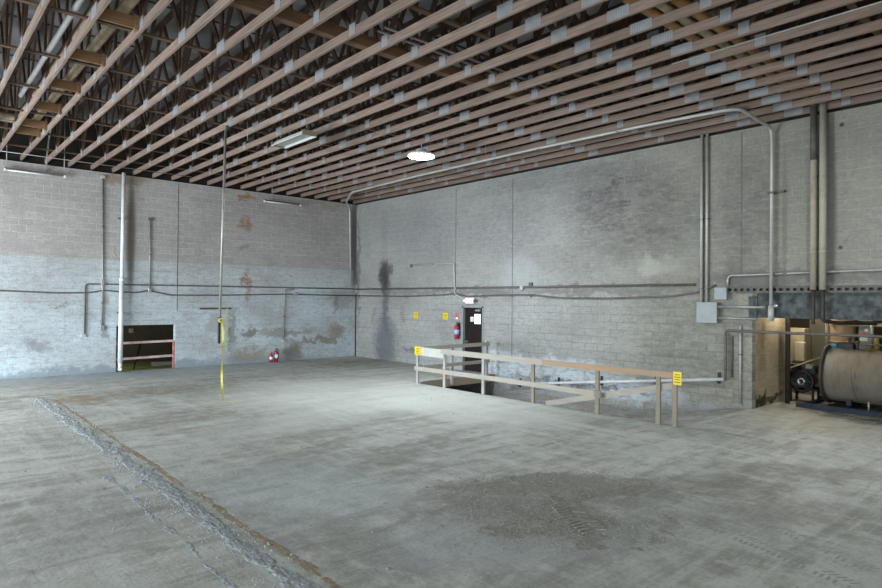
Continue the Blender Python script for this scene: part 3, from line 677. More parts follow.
ntx = MB()
for k in range(3): ntx.box((xd-.008, D0+.565, 1.69+k*.04), (xd-.006, D0+.665, 1.70+k*.04))
ntx.build('notice_print', M['ink'], d)
cl = MB(); cl.cbox((xd-.035, D0+.30, 2.04), (.06, .26, .06), .008); cl.beam((xd-.06, D0+.3, 2.07), (xd-.09, D0+.1, 2.09), .02, .012); cl.beam((xd-.09, D0+.1, 2.09), (xd-.02, D0+.32, 2.1), .02, .012); cl.build('door_closer', M['chrome'], d)
kn = MB(); kn.lathe((xd, D1-.16, .98), [(.03, 0), (.03, -.012), (.012, -.014), (.012, -.05), (.028, -.055), (.03, -.075), (0, -.085)], 14, 'x'); kn.build('door_knob', M['chrome'], d)
# exit sign
t = thing('exit_sign', 'white box sign with red EXIT letters and lamp heads over the brown door', 'exit sign', (XE, 14.68, 2.25))
MB().cbox((XE-.05, 14.68, 2.36), (.1, .36, .21), .01).build('housing', M['white'], t)
MB().box((XE-.104, 14.53, 2.28), (XE-.1, 14.83, 2.44)).build('sign_face', M['exitface'], t)
def text(body, size, loc, mat, parent, name='lettering', ext=.002):
    cu = bpy.data.curves.new(name, 'FONT'); cu.body = body; cu.size = size; cu.align_x = 'CENTER'; cu.align_y = 'CENTER'; cu.extrude = ext; cu.offset = .014*size/.2
    tmp = bpy.data.objects.new(name+'_curve', cu); me = bpy.data.meshes.new_from_object(tmp); bpy.data.objects.remove(tmp)
    o = bpy.data.objects.new(name, me); COL.objects.link(o); o.data.materials.clear(); o.data.materials.append(mat)
    o.matrix_world = Matrix(((0, 0, -1, 0), (-1, 0, 0, 0), (0, 1, 0, 0), (0, 0, 0, 1)))
    o.location = Vector(loc)-wloc(parent); o.parent = parent
    return o
text('EXIT', .2, (XE-.105, 14.68, 2.36), M['exitred'], t)
for y in (14.94, 14.42):
    hd = MB(); hd.tube([(XE-.05, 14.68+(y-14.68)*.65, 2.36), (XE-.06, y, 2.36)], .015, 8); hd.lathe((XE-.03, y, 2.36), [(.02, 0), (.05, -.03), (.055, -.09), (.0, -.095)], 14, 'x')
    hd.build('lamp_head', M['white'] if y > 14.7 else M['conduitd'], t)
# small yellow notices
def notice(name, y, z, label, xx=XE, w=.25, h=.23):
    t = thing(name, label, 'sign', (xx, y, z-h/2), 'yellow warning signs')
    MB().cbox((xx-.006, y, z), (.008, w, h), .002).build('panel', M['yellow'], t)
    b = MB()
    for k in range(4): b.box((xx-.0125, y-w*(.36 if k % 2 else .28), z+h*(.28-.19*k)-.006), (xx-.0105, y+w*(.36 if k % 2 else .28), z+h*(.28-.19*k)+.006))
    b.build('print', M['ink'], t); return t
notice('warning_sign', 17.60, 1.80, 'small yellow sign on the right wall, farther from the door')
notice('warning_sign', 15.97, 1.81, 'small yellow sign on the right wall, closer to the extinguisher')
# extinguishers
def extinguisher(loc, label, hgt, facing=(-1, 0, 0), group=None, mounted=False):
    x, y, z = loc; k = hgt/.52; r = .075*k
    t = thing('fire_extinguisher', label, 'fire extinguisher', loc, group)
    MB().lathe((x, y, z), [(r*.9, 0), (r, .02*k), (r, .34*k), (r*.8, .39*k), (r*.35, .42*k), (r*.35, .44*k)], 18).build('cylinder', M['red'], t)
    MB().lathe((x, y, z), [(r+.002, .14*k), (r+.002, .27*k)], 18).build('label_band', M['label'] if not mounted else M['bluelab'], t)
    b = MB(); b.cbox((x, y, z+.455*k), (.05*k, .05*k, .04*k), .004); b.build('valve', M['chrome'], t)
    fx, fy = facing[0], facing[1]
    b = MB(); b.beam((x, y, z+.48*k), (x+fx*.13*k, y+fy*.13*k, z+.51*k), .025*k, .012*k); b.beam((x, y, z+.455*k), (x+fx*.12*k, y+fy*.12*k, z+.46*k), .025*k, .012*k); b.build('handle', M['black'], t)
    b = MB(); b.tube([(x-fy*.03, y+fx*.03, z+.455*k), (x-fy*.11*k, y+fx*.11*k, z+.42*k), (x-fy*.1*k, y+fx*.1*k, z+.2*k), (x-fy*.09*k, y+fx*.09*k, z+.12*k)], .011*k, 8, .05); b.build('hose', M['black'], t)
    return t
te = extinguisher((XE-.11, 15.27, 1.06), 'red fire extinguisher hanging on the right wall beside the door', .60, (-.3, -1, 0), mounted=True)
MB().box((XE-.04, 15.21, 1.2), (XE, 15.33, 1.6)).build('wall_bracket', M['black'], te)
extinguisher((10.50, 21.36, 0), 'short red extinguisher with a pale label on the floor, left of two', .40, (0, -1, 0), 'extinguishers standing on the floor')
extinguisher((10.72, 21.40, 0), 'taller red extinguisher on the floor, right of two by the left wall', .54, (0, -1, 0), 'extinguishers standing on the floor')
t = thing('extinguisher_sign', 'small red and white sign above the wall-hung extinguisher', 'sign', (XE, 15.38, 1.68))
MB().cbox((XE-.006, 15.38, 1.81), (.01, .17, .26), .002).build('panel', M['redpaint'], t)
MB().box((XE-.0135, 15.33, 1.72), (XE-.011, 15.43, 1.79)).build('pictogram', M['label'], t)

# ------------------------------------------------------------------ guard rail round the pit
XR = 11.16
def board(y0, z0, y1, z1, w, mat, name, label, x=XR-.06, th=.036, group='guard rail boards'):
    return one(name, MB().beam((x, y0, z0), (x, y1, z1), th, w), mat, label, 'board', (x, y0, z0), group)
tr = thing('guard_rail', 'long wooden guard rail along the pit with grey posts', 'guard rail', (XR, 13.4, 0))
posts = [(13.55, 0, .98, 'postw'), (12.40, 0, 1.02, 'postw'), (10.93, 0, 1.0, 'postw'), (9.31, 0, 1.0, 'post'), (7.55, 0, 1.0, 'post'), (6.16, 0, .92, 'post'), (5.82, 0, .98, 'post')]
for y, z0, z1, m in posts: MB().cbox((XR-.015, y, (z0+z1)/2), (.05, .092, z1-z0), .005).build('post', M[m], tr)
MB().beam((XR-.06, 13.60, .935), (XR-.06, 12.38, .92), .03, .235).build('white_board', M['fixture'], tr)
MB().beam((XR-.06, 12.50, .985), (XR-.06, 9.0, .978), .038, .135).build('top_rail', M['railg'], tr)
MB().beam((XR-.058, 9.0, .978), (XR-.058, 5.78, .985), .038, .115).build('top_rail', M['raily'], tr)
MB().beam((XR-.06, 13.62, .435), (XR-.06, 9.95, .445), .036, .115).build('mid_rail', M['railg'], tr)
MB().beam((XR-.06, 9.95, .445), (XR-.06, 7.42, .425), .036, .115).build('mid_rail', M['railg'], tr)
MB().beam((XR+.03, 8.95, .03), (XR+.03, 5.8, .80), .036, .12).build('diagonal_plank', M['railg'], tr)
MB().cbox((XR-.085, 7.5, .43), (.03, .16, .15), .004).build('splice_block', M['post'], tr)
notice('warning_sign', 13.46, .94, 'yellow sign on the left end of the guard rail beside the white board', XR-.08, .27, .235)
notice('warning_sign', 5.735, .94, 'yellow sign on the right end post of the guard rail', XR-.08, .165, .25)
t2 = thing('landing_rail', 'short wooden rail across the edge of the landing before the door', 'guard rail', (12.44, PY1, 0))
MB().cbox((12.45, PY1-.09, .45), (.09, .08, 1.2), .006).build('post', M['postw'], t2)
MB().cbox((13.93, PY1-.09, .54), (.09, .08, 1.14), .006).build('post', M['postw'], t2)
MB().beam((11.3, PY1-.15, 1.0), (14.0, PY1-.15, 1.01), .036, .11).build('top_rail', M['railx'], t2)
MB().beam((11.3, PY1-.15, .46), (14.0, PY1-.15, .47), .036, .10).build('mid_rail', M['railx'], t2)
t = thing('red_can', 'small red can standing on the landing behind the guard rail', 'can', (12.75, 14.2, 0))
MB().cbox((12.75, 14.2, .1), (.2, .14, .2), .02).build('body', M['redpaint'], t)
MB().tube([(12.69, 14.2, .2), (12.69, 14.2, .25), (12.81, 14.2, .25), (12.81, 14.2, .2)], .01, 6, .02).build('handle', M['redpaint'], t)

# ------------------------------------------------------------------ hanging things
t = thing('hanging_pole', 'grey pole hanging from the trusses with a dark handle', 'pole', (5.68, 14.0, TZ))
MB().tube([(5.69, 14.0, TZ+.02), (5.60, 14.0, 1.9)], .028, 10).build('tube', M['conduit'], t)
MB().lathe((5.69, 14.0, TZ-.06), [(.03, 0), (.05, .01), (.05, .05), (.07, .06), (.07, .075)], 12).build('ceiling_flange', M['conduitd'], t)
MB().cbox((5.575, 13.97, 1.60), (.055, .06, .52), .012).build('handle', M['black'], t)
MB().tube([(5.602, 14, 1.95), (5.60, 14, 1.84)], .045, 10).build('collar', M['conduitd'], t)
s = MB(); P = []
for k in range(40):
    q = k/39
    if q < .85:
        a = q/.85; P.append((5.615+.015*math.sin(a*7)+.05*a, 13.93-.015*math.sin(a*5), 1.86*(1-a)+.02))
    else:
        a = (q-.85)/.15; P.append((5.675+.12*a, 13.93-.28*a+.03*math.sin(a*4), .02-.012*min(1, a*3)))
for k in range(39):
    tw = .9*math.sin(k*.33); w_ = Vector((math.cos(tw), -math.sin(tw), .0))*.026
    if k > 34: w_ = Vector((.1, 1, 0)).normalized()*.026
    a, b = Vector(P[k]), Vector(P[k+1]); nn = Vector((.002, .003, .003))
    vs = [a-w_-nn, a+w_-nn, b+w_-nn, b-w_-nn, a-w_+nn, a+w_+nn, b+w_+nn, b-w_+nn]
    s.add(vs, [(0, 3, 2, 1), (4, 5, 6, 7), (0, 1, 5, 4), (1, 2, 6, 5), (2, 3, 7, 6), (3, 0, 4, 7)])
t = thing('yellow_strap', 'yellow strap hanging from the pole handle down to the floor', 'strap', (5.66, 13.93, 1.86))
s.build('webbing', M['tape'], t)
MB().tube([(5.55, 13.93, 1.86), (5.60, 13.94, 1.93), (5.65, 13.93, 1.86), (5.60, 13.92, 1.82), (5.55, 13.93, 1.86)], .016, 8, .03).build('knot', M['tape'], t)

def fixture_trough(cx, cy, z, L, w, label):
    t = thing('hanging_light_fixture', label, 'light fixture', (cx, cy, z))
    h = MB()
    # hooded housing: flat top, slanted sides, open underneath
    for sg in (-1, 1): h.add([(cx+sg*w*.28, cy-L/2, z+.10), (cx+sg*w*.28, cy+L/2, z+.10), (cx+sg*w/2, cy+L/2, z), (cx+sg*w/2, cy-L/2, z), (cx+sg*w*.25, cy-L/2, z+.085), (cx+sg*w*.25, cy+L/2, z+.085), (cx+sg*(w/2-.012), cy+L/2, z), (cx+sg*(w/2-.012), cy-L/2, z)],
                           [(0, 1, 2, 3), (4, 7, 6, 5), (3, 2, 6, 7), (0, 3, 7, 4), (1, 5, 6, 2), (0, 4, 5, 1)])
    h.box((cx-w*.28, cy-L/2, z+.085), (cx+w*.28, cy+L/2, z+.11)); h.build('housing', M['fixture'], t)
    MB().box((cx-w*.40, cy-L/2+.02, z+.028), (cx+w*.40, cy+L/2-.02, z+.036)).build('reflector', M['lens'], t)
    for k in (-1, 1): MB().box((cx-w/2, cy+k*L/2-.012, z-.005), (cx+w/2, cy+k*L/2+.012, z+.1)).build('end_cap', M['brassend'], t)
    for k in (-1, 1): MB().box((cx+k*w/2-.014, cy-L/2, z-.01), (cx+k*w/2+.014, cy+L/2, z+.012)).build('rim', M['fixture'], t)
    for k in (-1, 1):
        y = cy+k*L*.42; b = MB()
        b.tube([(cx-.1, y, z+.1), (cx, y, z+.2), (cx+.1, y, z+.1)], .006, 6); b.tube([(cx, y, z+.2), (cx, y, TZ+.02)], .006, 6)
        b.build('hanger', M['wire'], t)
    return t
fixture_trough(6.94, 13.1, 6.08, 1.5, .36, 'unlit white trough light hanging below the trusses')
def strip(cx, z, L, label, wires):
    t = thing('strip_light', label, 'light fixture', (cx, YN-.16, z))
    y = YN-.16
    MB().cbox((cx, y+.02, z+.045), (L, .09, .05), .006).build('channel', M['conduitd'], t)
    MB().tube([(cx-L/2+.04, y, z), (cx+L/2-.04, y, z)], .02, 10).build('lamp_tube', M['white'], t)
    for k in (-1, 1): MB().cbox((cx+k*(L/2-.02), y, z+.01), (.05, .07, .08), .006).build('lamp_holder', M['white'], t)
    for w in wires: MB().tube([(w, y+.02, z+.06), (w, y+.02, DECK-.15)], .014, 6).build('hanger', M['wire'], t)
    for k in (-1, 1): MB().box((cx+k*L*.3-.03, y+.03, z+.03), (cx+k*L*.3+.03, YN, z+.06)).build('bracket', M['conduitd'], t)
strip(3.03, 6.0, 1.52, 'unlit strip light high on the left wall at the far left', [2.33, 3.76])
strip(10.93, 5.98, 1.52, 'unlit strip light high on the left wall near the far corner', [10.5])
pipe('hanging_conduit', [(2.62, 18.02, 7.05), (2.95, 18.2, 7.05), (3.13, 20.0, 6.74), (3.29, 21.3, 6.46), (3.31, YN-.03, 6.1)], .022, M['conduit'], 'thin conduit leaving the insulated pipes and dropping onto the left wall', 'conduit', None, .1)
for k, (x, y, z0, lab) in enumerate(((5.9, 13.3, 5.95, 'thin wire hanging left of the unlit trough light'), (7.0, 14.6, 6.05, 'thin wire hanging beside the far end of the unlit trough light'), (TX(14)+.0, 11.0, 6.1, 'short dark wire hanging right of the lit round lamp'))):
    pipe('hanging_wire', [(x, y, TZ+.02), (x+.01, y, z0)], .006, M['wire'], lab, 'wire', None, 0, 6)
def round_lamp(cx, cy, z, label, r=.335):
    t = thing('round_high_bay_lamp', label, 'lamp', (cx, cy, z), 'lit round lamps')
    MB().lathe((cx, cy, z), [(r, 0), (r+.02, .02), (r, .06), (r*.45, .09), (r*.4, .17), (0, .17)], 32).build('housing', M['white'], t)
    MB().lathe((cx, cy, z), [(r-.01, .004), (r-.02, -.014), (0, -.02)], 32).build('lens', M['lamp'], t)
    b = MB(); b.tube([(cx, cy, z+.17), (cx, cy, z+.24)], .012, 8); b.tube([(cx, cy, z+.22), (cx, cy, TZ+.03)], .008, 6); b.build('hook', M['wire'], t)
    return t
def light(name, typ, loc, energy, color, rot=(0, 0, 0), size=1, size_y=None, spread=None, shape=None):
    l = bpy.data.lights.new(name, typ); l.energy = energy; l.color = color
    if typ == 'AREA':
        l.size = size; l.shape = shape or ('RECTANGLE' if size_y else 'SQUARE')
        if size_y: l.size_y = size_y
        if spread: l.spread = spread
    else: l.shadow_soft_size = size
    o = bpy.data.objects.new(name, l); COL.objects.link(o); o.location = loc; o.rotation_euler = rot; return o
L = [(9.83, 11.87, 5.98, 'glowing round lamp hanging from the trusses in mid room'), (10.55, 1.98, 5.98, 'glowing round lamp at the right-hand edge of the photo')]
for x, y, z, lab in L:
    round_lamp(x, y, z, lab)
    light('lamp_light', 'AREA', (x, y, z-.06), 230 if x < 10 else 90, (.85, .95, 1), (0, 0, 0), .6, None, None, 'DISK')

# ------------------------------------------------------------------ low opening in the left wall
b = MB(); b.box((3.5, YN+3.2, -.4), (9, YN+3.4, 2.8)); b.box((3.3, YN+.2, -.4), (3.5, YN+3.4, 2.8)); b.box((9, YN+.2, -.4), (9.2, YN+3.4, 2.8)); b.box((3.3, YN+.2, 2.8), (9.2, YN+3.4, 2.9))
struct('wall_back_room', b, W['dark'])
b = MB(); b.box((3.5, YN+.2, -.3), (9, YN+3.2, -.05)); struct('floor_back_room', b, M['green'])
t = thing('barrier_rail', 'worn red and white two-bar rail across the low opening in the left wall', 'barrier', (6.2, YN+.1, 0))
MB().beam((5.29, YN+.1, .90), (7.08, YN+.1, .925), .04, .075).build('bar', M['railpink'], t)
MB().beam((5.29, YN+.1, .39), (7.08, YN+.1, .425), .04, .075).build('bar', M['railpink'], t)
MB().cbox((7.06, YN+.045, .45), (.05, .05, .93), .006).build('upright', M['redpaint'], t)
one('wall_box', MB().cbox((6.55, YN+3.15, 1.15), (.14, .1, .16), .01), M['conduitl'], 'small pale box on the back wall seen through the low opening', 'box', (6.55, YN+3.15, 1.08))
pipe('leaning_bar', [(6.05, YN+.9, -.03), (6.9, YN+3.1, .75)], .025, M['black'], 'black bar leaning inside the low opening', 'bar')
one('plank', MB().cbox((7.3, YN+1.6, .02), (.9, .3, .14), .01), M['postw'], 'pale board lying on the floor inside the low opening', 'board', (7.3, YN+1.6, -.05))

# ------------------------------------------------------------------ machine room on the right
struct('wall_machine_room', MB().box((XE+.2, 5.69, -.3), (16.35, 5.95, 3.0)), W['warm'], 'warm-lit block side wall inside the opening')
b = MB(); b.box((20.8, -4, -.3), (21, 9.2, 3.0)); b.box((16.1, 9, -.3), (21, 9.2, 3)); b.box((16.15, 5.95, -.3), (16.35, 9.2, 3.0)); b.box((XE+.2, -4.2, -.3), (21, -4, 3))
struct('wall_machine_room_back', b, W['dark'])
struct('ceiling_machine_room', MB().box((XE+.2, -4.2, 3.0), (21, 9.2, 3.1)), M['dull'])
# tank
tc = (16.5, .72); Rk = .61
t = thing('storage_tank', 'large dusty steel tank lying on its side in the opening', 'tank', (tc[0], 3.2, .06))
MB().lathe((tc[0], 4.81, tc[1]), [(0, .10), (.25, .085), (.48, .05), (.56, .01), (Rk, -.03), (Rk, -4.2), (.5, -4.3), (0, -4.33)], 48, 'y').build('shell', M['tank'], t)
MB().lathe((tc[0], 4.81, tc[1]), [(Rk-.02, .0), (Rk+.065, -.0), (Rk+.07, -.03), (Rk+.065, -.06), (Rk-.005, -.07)], 48, 'y').build('rim', M['pipedark'], t)
for y in (4.3, 2.0):
    s_ = MB(); s_.box((tc[0]-.32, y-.05, .06), (tc[0]+.32, y+.05, .30)); s_.build('saddle', M['black'], t)
sk = MB(); sk.lathe((tc[0], 3.4, tc[1]+Rk-.03), [(.16, 0), (.16, .06), (.2, .06), (.2, .09), (0, .09)], 18); sk.build('manhole', M['tank'], t)
t = thing('steel_skid', 'low blue steel skid under the tank', 'skid', (16.2, 3.2, 0))
MB().box((15.45, .6, 0), (15.58, 5.15, .10)).build('long_beam', M['skid'], t)
MB().box((16.95, .6, 0), (17.08, 5.15, .10)).build('long_beam', M['skid'], t)
for y in (5.05, 4.3, 2.0, .7): MB().box((15.58, y-.06, 0), (16.95, y+.06, .06)).build('cross_beam', M['skid'], t)
MB().tube([(15.5, 3.75, .1), (15.5, 3.75, .28)], .02, 8).build('stub', M['conduit'], t)
# motor / compressor
t = thing('compressor', 'dark compressor with a pale round hub standing left of the tank', 'compressor', (16.35, 5.32, 0))
mx, my, mz = 16.35, 5.30, .5
MB().lathe((mx, my, mz), [(.17, .45), (.2, .42), (.2, .02), (.26, 0), (.27, -.06), (.22, -.07), (.2, -.05), (.1, -.05)], 28, 'x').build('crankcase', M['motor'], t)
MB().lathe((mx-.06, my, mz), [(.05, -.03), (.05, -.06), (.085, -.06), (.095, -.03), (.095, 0)], 20, 'x').build('hub', M['chrome'], t)
MB().lathe((mx-.06, my, mz), [(.0, -.05), (.04, -.05), (.045, -.02)], 16, 'x').build('shaft_end', M['motor'], t)
fl = MB()
for k in range(6): a = k*math.pi/3; fl.beam((mx-.05, my+.08*math.cos(a), mz+.08*math.sin(a)), (mx-.05, my+.25*math.cos(a), mz+.25*math.sin(a)), .03, .03, (1, 0, 0))
fl.build('flywheel_spokes', M['motor'], t)
for k, (dy, s_) in enumerate(((-.16, .15), (.2, .12))):
    cyl = MB(); cyl.cbox((mx+.15, my+dy, mz+.28), (.26, s_*1.4, .22), .02)
    for j in range(4): cyl.cbox((mx+.15, my+dy, mz+.22+j*.045), (.3, s_*1.6, .014))
    cyl.build('cylinder_head', M['motor'], t)
MB().cbox((mx+.05, my-.15, mz+.36), (.2, .17, .1), .015).build('valve_cover', M['conduit'], t)
MB().cbox((mx+.1, my+.32, mz+.02), (.22, .1, .38), .02).build('control_box', M['skid'], t)
for dx_, dy in ((0, -.22), (0, .26), (.4, -.22), (.4, .26)): MB().box((mx+dx_-.025, my+dy-.025, 0), (mx+dx_+.025, my+dy+.025, mz-.15)).build('leg', M['black'], t)
MB().box((mx-.05, my-.26, mz-.2), (mx+.45, my+.3, mz-.15)).build('base_plate', M['black'], t)
MB().tube([(mx+.2, my+.1, mz-.05), (mx-.05, my+.15, mz-.22), (mx-.03, my+.02, mz-.26), (mx+.2, my-.2, mz-.1)], .02, 8, .08).build('hose', M['black'], t)
# interior furniture
pipe('iron_post', [(15.85, 5.46, 0), (15.85, 5.46, 2.10), (16.0, 4.4, 2.12)], .055, M['pipedark'], 'dark iron pipe standing at the end of the lit block wall', 'pipe', None, .08)
t = thing('cabinet', 'pale cabinet standing behind the iron pipe in the machine room', 'cabinet', (18.2, 6.1, 0))
MB().cbox((18.3, 6.12, .85), (.5, .62, 1.7), .01).build('body', M['pale'], t)
MB().cbox((18.04, 6.12, .9), (.02, .54, 1.3), .004).build('door', M['pale'], t)
one('white_case', MB().cbox((17.9, 5.86, 1.10), (.2, .24, .5), .02), M['palew'], 'off-white case on a shelf before the pale cabinet', 'case', (17.9, 5.86, .85))
one('shelf_bracket', MB().box((17.7, 5.66, .80), (18.06, 6.0, .85)), M['brown'], 'brown shelf under the off-white case', 'shelf', (17.9, 5.86, .8))
one('slanted_board', MB().beam((17.2, 6.0, 1.45), (17.2, 6.18, 2.05), .05, .13, (1, 0, 0)), M['stick'], 'pale slanting board beside the iron pipe', 'board', (17.2, 6.0, 1.45))
one('sheet_panel', MB().cbox((18.6, 5.55, 1.15), (.06, .62, 2.3), .006), M['dull'], 'dull green sheet panel behind the tank end', 'panel', (18.6, 5.55, 0))
pipe('bare_stick', [(16.2, 5.56, .80), (16.5, 4.98, 1.08)], .02, M['stick'], 'bare pale stick slanting above the compressor', 'stick', None, 0, 8)
t = thing('vertical_drum', 'tan vertical drum standing behind the tank', 'drum', (17.8, 4.87, 0))
MB().lathe((17.85, 4.87, 0), [(.27, 0), (.27, 2.45)], 28).build('shell', M['drum'], t)
for z in (1.42, 1.86, 2.2): MB().lathe((17.85, 4.87, z), [(.272, -.02), (.288, -.01), (.288, .01), (.272, .02)], 28).build('band', M['pipetan'], t)
t = thing('valve_assembly', 'blue and black valve assembly on top of the tank', 'valve', (16.6, 4.55, tc[1]+Rk))
zt = tc[1]+Rk-.06
MB().cbox((16.6, 4.72, zt+.08), (.18, .18, .12), .02).build('blue_body', M['bluebox'], t)
MB().cbox((16.6, 4.46, zt+.10), (.2, .34, .2), .02).build('black_body', M['black'], t)
for y, h in ((4.4, .3), (4.24, .22)):
    b = MB(); b.tube([(16.6, y, zt), (16.6, y, zt+h)], .035, 10); b.cbox((16.6, y, zt+h), (.1, .08, .05), .01); b.build('fitting', M['pipedark'], t)
MB().tube([(16.6, 4.5, zt+.16), (16.6, 4.0, zt+.18), (16.6, 3.6, zt+.18), (16.6, 3.6, zt)], .018, 8, .06).build('line', M['conduitd'], t)
t = thing('control_cabinet', 'grey-green control cabinet with red and white labels above the tank', 'cabinet', (17.85, 4.4, 1.2))
MB().cbox((17.95, 4.40, 1.0), (.25, .26, 2.0), .01).build('body', M['cab'], t)
MB().box((17.815, 4.38, 1.60), (17.825, 4.48, 1.68)).build('red_label', M['redlab'], t)
MB().box((17.815, 4.34, 1.46), (17.825, 4.50, 1.54)).build('white_label', M['label'], t)
MB().box((17.815, 4.33, 1.69), (17.825, 4.40, 1.76)).build('gauge_plate', M['label'], t)
rg = MB()
for k in range(6): rg.tube([(17.7, 4.10+.02*k, 1.58-.02*(k % 2)), (17.69, 4.09+.024*k, 1.35), (17.7, 4.08+.026*k, 1.1+.03*(k % 3))], [.018, .026, .012], 8)
one('rag', rg, M['rag'], 'yellow-brown rag hanging beside the grey-green control cabinet', 'rag', (17.7, 4.15, 1.58))
pipe('horizontal_pipe', [(17.6, 5.1, 1.86), (17.6, 1.0, 1.88)], .045, M['pipetan'], 'rusty horizontal pipe crossing behind the opening above the tank', 'pipe')
pipe('vertical_pipe', [(17.5, 4.17, 1.3), (17.5, 4.17, 2.1)], .035, M['conduit'], 'short grey vertical pipe behind the tank beside the rag', 'pipe')
pipe('vertical_pipe', [(17.5, 5.13, 1.3), (17.5, 5.13, 2.15)], .03, M['pipecream'], 'thin cream vertical pipe left of the tan drum', 'pipe')
t = thing('bulkhead_lamp', 'warm lamp on the machine room ceiling behind the lintel', 'lamp', (15.7, 5.3, 3.0))
MB().lathe((15.7, 5.3, 2.7), [(.02, .3), (.02, .1), (.08, .1), (.08, .02), (.06, .0)], 16).build('base', M['conduit'], t)
MB().lathe((15.7, 5.3, 2.66), [(.06, .04), (.07, .0), (.04, -.05), (0, -.06)], 16).build('bulb', M['tube'], t)
light('bulkhead_light', 'POINT', (15.7, 5.3, 2.5), 40, (1, .88, .68), size=.07)
light('machine_room_light', 'POINT', (17.6, 5.75, 2.4), 38, (1, .86, .62), size=.15)
light('machine_room_light', 'POINT', (18.0, 2.2, 2.7), 14, (1, .86, .62), size=.15)

# ------------------------------------------------------------------ dirt, tracks, stones
def strip_mesh(y0, y1, xc, w, h, seed, cover=.1, nu=900, nv=22, rough=.008):
    """low band of loose material: only its lumps rise out of the floor, so the edge is ragged"""
    vs = []; fs = []
    for j in range(nu+1):
        y = y0+(y1-y0)*j/nu
        ww = w*(.7+.5*mnoise.noise(Vector((seed, y*1.3, 0))))
        c = xc+.04*mnoise.noise(Vector((seed+5, y*.9, 0)))
        for i in range(nv+1):
            q = i/nv*2-1; x = c+q*ww
            e = (1-q*q)*min(1, j/30, (nu-j)/30)
            m = e-.55+cover+.75*mnoise.fractal(Vector((x*7, y*4, seed)), .9, 2, 5)
            z = min(h, m*h*2.2)*(.7+.4*mnoise.noise(Vector((x*9, y*9, seed+2))))+rough*mnoise.fractal(Vector((x*38, y*30, seed)), .8, 2, 4) if m > 0 else -.004
            vs.append((x, y, max(-.004, z)))
    for j in range(nu):
        for i in range(nv):
            a = j*(nv+1)+i; q = (a, a+1, a+nv+2, a+nv+1)
            if max(vs[k][2] for k in q) > 0: fs.append(q)
    return MB().add(vs, fs, True)
def grit(name, mat, label, pts_fn, n_, smin, smax, cat='grit'):
    s = MB()
    for k in range(n_):
        x, y = pts_fn(); r = smin+(smax-smin)*random.random()**3; a = random.uniform(0, 6.3)
        ca, sa = math.cos(a)*r, math.sin(a)*r; f1 = random.uniform(.5, 1); hz = r*random.uniform(.5, 1.1)
        s.add([(x+ca, y+sa, 0), (x-sa*f1, y+ca*f1, 0), (x-ca, y-sa, 0), (x+sa*f1, y-ca*f1, 0), (x+ca*.2, y+sa*.2, hz)], [(0, 1, 4), (1, 2, 4), (2, 3, 4), (3, 0, 4)])
    return tag(s.build(name, M[mat]), label, cat, None, 'stuff')
G = random.gauss
tag(strip_mesh(3.2, 17.3, 2.54, .2, .014, 3.3, .12).build('dirt_ridge', M['ridge']), 'long low ridge of crumbled grey concrete across the left of the floor', 'rubble', None, 'stuff')
tag(strip_mesh(3.0, 17.0, 2.77, .085, .003, 8.1, .08, 800, 14, .003).build('sand_strip', M['sand']), 'narrow strip of brown sand along the right of the crumbled ridge', 'sand', None, 'stuff')
tag(strip_mesh(4.4, 9.4, 2.14, .09, .005, 12.7, -.18, 500, 14, .005).build('dirt_ridge', M['ridge']), 'thin broken ridge of grit left of the long crumbled ridge', 'rubble', None, 'stuff')
def on_ridge():
    y = 3.2+14*random.random(); return G(2.52, .13), y
grit('grit', 'ridge', 'loose grey crumbs scattered along the crumbled ridge', on_ridge, 6000, .004, .019)
def patch(cx, cy, rx, ry, ang, h, seed, label, mat='dirt'):
    n_ = 170; vs = []; fs = []; ca, sa = math.cos(ang), math.sin(ang)
    for j in range(n_+1):
        for i in range(n_+1):
            u, v = i/n_*2-1, j/n_*2-1; d = math.hypot(u, v)
            x = cx+(u*rx)*ca-(v*ry)*sa; y = cy+(u*rx)*sa+(v*ry)*ca
            m = .62-d+.8*mnoise.fractal(Vector((x*2.4, y*2.4, seed)), .7, 2, 7)
            z = min(m*.02, h)*(.6+.6*mnoise.noise(Vector((x*6, y*6, seed))))+.006*mnoise.fractal(Vector((x*34, y*34, seed)), .7, 2, 4) if m > 0 else -.01
            vs.append((x, y, max(-.01, z)))
    for j in range(n_):
        for i in range(n_):
            a = j*(n_+1)+i; q = (a, a+1, a+n_+2, a+n_+1)
            if max(vs[k][2] for k in q) > 0: fs.append(q)
    tag(MB().add(vs, fs, True).build('dirt_patch', M[mat]), label, 'dirt', None, 'stuff')
patch(6.35, 5.15, 1.5, .6, -.42, .012, 2.2, 'patch of loose brown dirt spread on the floor, farther one')
patch(5.45, 4.05, 1.2, .7, -.75, .014, 5.2, 'patch of loose brown dirt spread on the floor, nearer one')
def in_patch(cx, cy, rx, ry, ang):
    def f():
        u, v = G(0, .55)*rx, G(0, .55)*ry; return cx+u*math.cos(ang)-v*math.sin(ang), cy+u*math.sin(ang)+v*math.cos(ang)
    return f
grit('grit', 'dirt', 'fine brown grit scattered over the farther dirt patch', in_patch(6.3, 5.15, 1.4, .55, -.42), 4500, .003, .018)
grit('grit', 'dirt', 'fine brown grit scattered over the nearer dirt patch', in_patch(5.4, 4.05, 1.2, .7, -.75), 5000, .003, .018)
grit('grit', 'stone', 'sparse grey grit scattered over the whole concrete floor', lambda: (random.uniform(.5, 11), random.uniform(1.5, 19)), 2500, .003, .02)
